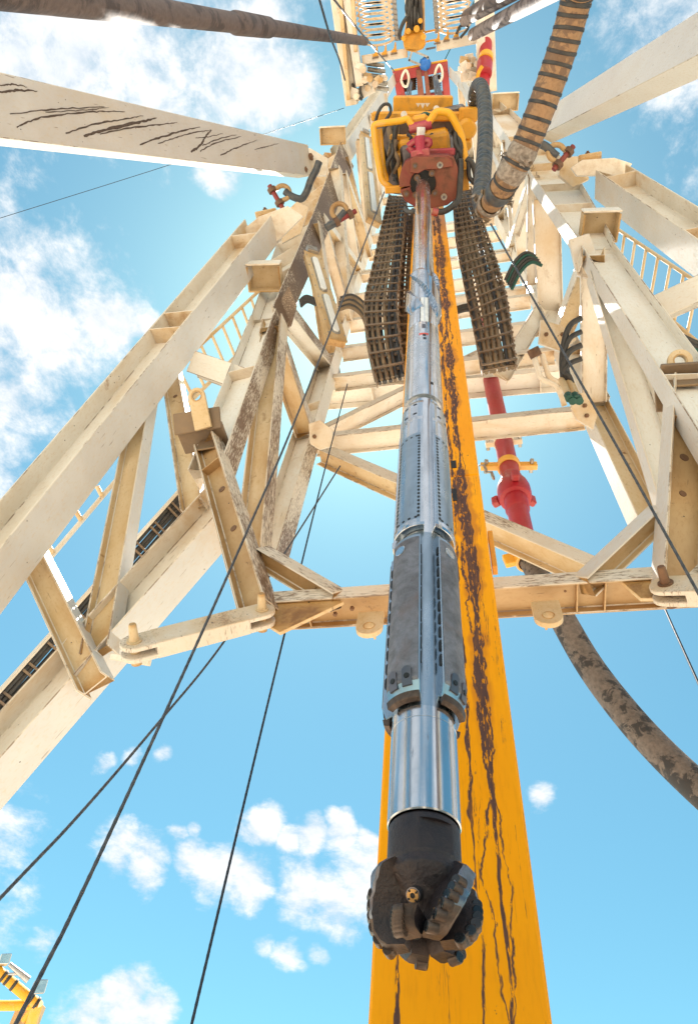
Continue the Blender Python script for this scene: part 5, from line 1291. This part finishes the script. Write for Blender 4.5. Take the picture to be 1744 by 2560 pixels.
# ------------------------------------------------------------------ smaller fittings
def lamp_fixture(label, a, c, w, nl, side):
    t = thing('light_fixture', a, label, 'light fixture', 'tube lights on the mast')
    d = c - a; L = d.length; fr = frame(a, d, (.55, -.55, -.6))
    # housing: shallow trough with a flange; the lens sits proud on its face (local +x)
    MB().box((-.06, 0, L / 2), (.12, w * 1.15, L), fr).box((.004, 0, L / 2), (.014, w * 1.35, L * 1.0), fr).build('housing', 'cream_rusty', t, fr, .008)
    for k in range(nl):
        z0 = L * (.06 + .90 * k / nl); z1 = L * (.06 + .90 * (k + 1) / nl) - L * .03; r = w * .30
        cap_ = [(q[1], z1 - r + q[0]) for q in circ(r, 8, (0, 0), -PI / 2, PI / 2)] + [(q[1], z0 + r + q[0]) for q in circ(r, 8, (0, 0), PI / 2, PI * 1.5)]
        f2 = fr @ Matrix.Rotation(PI / 2, 4, 'Y') @ Matrix.Rotation(PI / 2, 4, 'Z')      # local z -> +x of the housing
        f2 = frame(fr @ V(.012, 0, 0), fr.to_3x3() @ V(1, 0, 0), fr.to_3x3() @ V(0, 1, 0))
        sgn = 1 if (f2.to_3x3() @ V(0, 1, 0)).dot(d) > 0 else -1
        MB().prism([(x, sgn * y) for x, y in cap_], 0, .012, f2).build('lens_rim', 'galv', t, f2, .003)
        r2 = .72; cz = (z0 + z1) / 2
        MB().prism([(x * r2, sgn * (cz + (y - cz) * .94)) for x, y in cap_], .012, .045, f2).build('lens', 'lens_glass', t, f2, .008, 2)
    for k in range(8):
        for s_ in (-1, 1): bolt(t, fr @ V(.011, s_ * w * .56, L * (k + .5) / 8), fr.to_3x3() @ V(1, 0, 0), .012, 'galv')
    MB().box((.02, 0, L * 1.02), (.10, w * .8, .2), fr).build('end_box', 'galv', t, fr, .01)
    return t
lamp_fixture('long tube light with two glass lenses on the left mast side, lower one', P(845, 852, d=11.3), P(780, 632, d=13.2), .26, 2, 1)
lamp_fixture('narrow tube light high on the left mast side beside the yellow guard', P(936, 552, d=14.8), P(914, 335, d=19.5), .28, 2, 1)

def bundle(label, name, paths, radii, mats, ties=(), cat='cables', grp='cable bundles'):
    t = thing(name, paths[0][0], label, cat, grp)
    for k, p in enumerate(paths):
        MB().tube(catmull(p, 8), radii[k % len(radii)], 8).build('cable', mats[k % len(mats)], t)
    for fr, sz in ties: MB().box((0, 0, 0), sz, fr).build('cable_tie', 'cream_clean', t, fr, .004)
    return t
def fan(pts0, off, n, d, dd=0.):
    return [[P(u + off[0] * k, v + off[1] * k, d=d + dd * k) for u, v in pts0] for k in range(n)]
bundle('black and green cables strapped to the right rear leg above the drag chain end', 'cable_bundle', fan([(1262, 700), (1285, 655), (1312, 632), (1338, 640)], (4, 6), 5, 11.6), (.028, .024), ('rubber', 'cable_green', 'rubber'))
tb = bundle('black hydraulic hoses looping down to green couplings on the right rear leg', 'hose_loop', [[P(u, v, d=10.2 - .03 * k) for u, v in ((1452, 795 + 34 * k), (1425, 812 + 32 * k), (1410, 850 + 26 * k), (1404 + 6 * k, 905 + 12 * k), (1408 + 7 * k, 960))] for k in range(4)], (.045, .04), ('rubber',), grp='hose loops')
for k in range(4):
    p = P(1406 + 8 * k, 958 + 6 * (k % 2), d=10.1); MB().cyl(p + V(0, 0, .12), p + V(0, 0, -.42), .05, .045, 10).build('coupling', 'cream_rusty', tb); MB().cyl(p + V(0, 0, -.42), p + V(0, 0, -.55), .06, n=8).build('coupling_nut', 'cable_green', tb)
bundle('thin black cables crossing behind the left leg joint', 'cable_bundle', fan([(748, 752), (765, 740), (788, 748)], (1, 5), 4, 14), (.03,), ('rubber',))
bundle('black cable coil tucked behind the lower left tube light', 'cable_bundle', fan([(850, 745), (880, 738), (910, 760), (925, 800)], (-1, 6), 6, 12.6), (.03, .035), ('rubber', 'hose_dusty'))
bundle('black and green hoses with a pale coupling at the right edge above the post', 'hose_loop', fan([(1644, 808), (1680, 828), (1720, 850), (1790, 880)], (-2, 9), 3, 8.6), (.04,), ('rubber', 'rubber', 'cable_green'), grp='hose loops')
bundle('black hose bundle passing behind the yellow beam at the right chain', 'cable_bundle', fan([(1140, 770), (1160, 764), (1180, 762)], (0, 6), 3, 12.4), (.035,), ('rubber',))
wp = thing('water_line', P(1335, 890, d=11), 'thin cream bent pipe line hanging below the rear girder at right', 'pipe')
for k in range(2):
    MB().tube(catmull([P(u + 22 * k, v, d=11.1) for u, v in ((1332, 885), (1342, 920), (1352, 945), (1385, 962), (1400, 985), (1410, 1015))], 8), .045, 10).build('line', 'cream', wp)
MB().cyl(P(1330, 872, d=11.1), P(1340, 892, d=11.1), .10, n=12).build('valve', 'rust_steel', wp)

# ---------------- ladders beyond the legs
def ladder(label, r0, r1, n, mat='cream_rusty', rr=.03):
    t = thing('ladder', r0[0], label, 'ladder', 'access ladders')
    MB().tube(r0, rr * 1.25, 8).build('rail', mat, t); MB().tube(r1, rr * 1.25, 8).build('rail', mat, t)
    c0, c1 = r0, r1
    for k in range(n):
        f = (k + .5) / n; MB().cyl(c0[0].lerp(c0[-1], f), c1[0].lerp(c1[-1], f), rr, n=8).build('rung', mat, t)
    return t
ladder('cream ladder showing between the left raising leg and the mast leg', [P(396, 960, d=12.5), P(720, 660, d=16.5)], [P(440, 1040, d=12.3), P(740, 740, d=16.3)], 13)
ladder('cream ladder showing below the right raising leg', [P(1500, 545, d=16), P(1800, 745, d=12)], [P(1490, 640, d=15.6), P(1770, 880, d=11.6)], 10)
hl_t = thing('handrail', P(120, 1400, d=8.8), 'thin cream handrail with stub posts behind the left raising leg', 'handrail')
MB().tube([P(100, 1425, d=8.9), P(300, 1190, d=10.4)], .035, 8).build('rail', 'cream', hl_t)
for (u, v, u2, v2, d) in ((134, 1384, 118, 1360, 9.1), (204, 1302, 190, 1278, 9.6), (256, 1241, 243, 1216, 10.)):
    MB().cyl(P(u, v, d=d), P(u2, v2, d=d), .035, n=8).build('stub_post', 'cream_rusty', hl_t)
# ---------------- cable tray along the lower left leg
ct = thing('cable_tray', P(0, 1740, d=8.4), 'long tray of black cables running up behind the lower left leg', 'cable tray')
ta, tb_ = P(-80, 1872, d=7.6), P(492, 1218, d=10.4); n_r = 11 * (tb_ - to_ground(tb_, ta, .3)).length / (tb_ - ta).length; ta = to_ground(tb_, ta, .3); dt = tb_ - ta; frt = frame(ta, dt, (.5, -.3, -.8)); Lt = dt.length
for s_ in (-1, 1): MB().box((.02, s_ * .17, Lt / 2), (.12, .03 if s_ < 0 else .10, Lt), frt).build('side_rail', 'cream', ct, frt, .006)
for k in range(5): MB().tube([frt @ V(-.01, -.115 + .058 * k + .008 * math.sin(k * 3 + i), Lt * i / 20) for i in range(21)], .031, 8).build('cable', 'rubber', ct)
for k in range(int(n_r)):
    for e in (0, .10): MB().box((.055, 0, Lt * (k + .5) / int(n_r) + e), (.02, .28, .03), frt).build('rung', 'chain_metal', ct, frt, .003)
# ---------------- slings with shackles at the heads of the stay beams
def sling(label, rope_px, sh, d, rot):
    t = thing('sling', P(*sh, d=d), label, 'sling', 'slings with shackles')
    MB().tube(catmull([P(u, v, d=d) for u, v in rope_px], 8), .075, 10).build('sling_rope', 'rubber_ribbed', t)
    p = P(*sh, d=d); fr = frame(p, rt * 1.0 if False else Vector(rt), Vector(up)) @ Matrix.Rotation(rot, 4, 'Z')
    cr, sr = math.cos(rot), math.sin(rot)
    ex = Vector(rt) * cr + Vector(up) * sr; ey = Vector(up) * cr - Vector(rt) * sr
    bow = [p + ex * (.15 * math.cos(a)) + ey * (.15 * math.sin(a)) for a in [R(200 - 220 * i / 12) for i in range(13)]]
    MB().tube(catmull([p - ex * .15 - ey * .16] + bow + [p + ex * .15 - ey * .16], 2), .05, 10).build('shackle_bow', 'post_rust', t)
    MB().cyl(p - ex * .27 - ey * .16, p + ex * .29 - ey * .16, .05, n=12).build('shackle_pin', 'red_rusty', t)
    for s_ in (-1, 1): MB().cyl(p + ex * (s_ * .20) - ey * .16, p + ex * (s_ * .11) - ey * .16, .095, n=12).build('shackle_ear', 'rust_steel', t)
    return t
sling('shackle and black sling hanging at the head of the left stay beam', ((712, 478), (728, 490), (752, 497), (766, 480), (776, 452), (790, 425), (797, 405)), (706, 482), 14.4, R(-60))
sling('second rusty shackle with green rope on the left mast leg, below the first', ((815, 570), (838, 556), (852, 542), (862, 530)), (848, 528), 13.6, R(30))
sling('shackle and short dark sling beside the banded hose on the right', ((1352, 360), (1366, 368), (1382, 384), (1392, 392)), (1390, 382), 12.6, R(50))
for (u, v, d) in ((722, 392, 14.6), (762, 425, 15.), (776, 392, 15.2)):
    bolt(sL, P(u, v, d=d), (.1, -.3, -1), .07)

# ---------------- floodlight mast at the lower left
fl_ = thing('floodlight_pole', P(70, 2560, d=9), 'yellow pole arm carrying two floodlights in the lower left corner', 'floodlight')
D9 = 9.0
def fpx(u, v, d=D9): return P(u, v, d=d)
MB().tube(catmull([fpx(-60, 2386), fpx(0, 2432), fpx(50, 2475), fpx(94, 2510)], 4), .065, 14).build('arm', 'yellow_tube', fl_)
MB().tube([fpx(94, 2508), fpx(86, 2535), fpx(72, 2580), fpx(60, 2640), V(fpx(60, 2640).x, fpx(60, 2640).y, fpx(60, 2640).z - .3), V(fpx(60, 2640).x, fpx(60, 2640).y, 0)], .075, 14).build('pole', 'yellow_tube', fl_)
MB().tube([fpx(-60, 2514), fpx(30, 2514), fpx(84, 2512)], .06, 12).build('brace', 'yellow_tube', fl_)
MB().tube([fpx(84, 2514), fpx(76, 2530), fpx(60, 2550)], .04, 10).build('brace', 'yellow_tube', fl_)
for (u, v) in ((10, 2440), (20, 2448), (36, 2462), (78, 2497), (92, 2508)):
    f2 = frame(fpx(u, v), fpx(u + 10, v + 8) - fpx(u, v)); MB().lathe([(.066, -.02), (.076, -.015), (.076, .015), (.066, .02)], 16, f2, 0, False).build('strap', 'rubber', fl_, f2)
MB().cyl(fpx(24, 2410), fpx(72, 2450), .028, .045, 10).build('lamp_stem', 'aluminium', fl_)
MB().cyl(fpx(20, 2436), fpx(45, 2434), .02, n=8).build('stem_stay', 'aluminium', fl_)
def flood(pts, back, name='lamp_head'):
    f = [fpx(u, v, 8.8) for u, v in pts]; b_ = [fpx(u, v, 9.05) for u, v in back]
    mb = MB(); mb.add(f + b_, [(3, 2, 1, 0), (4, 5, 6, 7), (0, 1, 5, 4), (1, 2, 6, 5), (2, 3, 7, 6), (3, 0, 4, 7)]); o = mb.build(name, 'aluminium', fl_, None, .01)
    c = sum(f, Vector()) / 4
    MB().add([c.lerp(q, .86) + (c - sum(b_, Vector()) / 4).normalized() * .008 for q in f] + [c.lerp(q, .86) + (c - sum(b_, Vector()) / 4).normalized() * .002 for q in f], [(0, 1, 2, 3), (7, 6, 5, 4), (0, 4, 5, 1), (1, 5, 6, 2), (2, 6, 7, 3), (3, 7, 4, 0)]).build('lamp_glass', 'blue_glass', o)
simple('blue_glass', (.10, .22, .34), .12, .3, (.16, .30, .42))
flood([(4, 2384), (32, 2383), (23, 2410), (-4, 2410)], [(6, 2390), (26, 2390), (18, 2416), (0, 2416)])
flood([(90, 2448), (123, 2448), (112, 2484), (80, 2486)], [(84, 2456), (100, 2456), (92, 2478), (76, 2480)])
for (u, v) in ((45, 2545), (62, 2552), (88, 2552)): MB().box((0, 0, 0), (.11, .11, .35), Matrix.Translation(fpx(u, v, 9.1))).build('control_box', 'cream_rusty', fl_, None, .01)
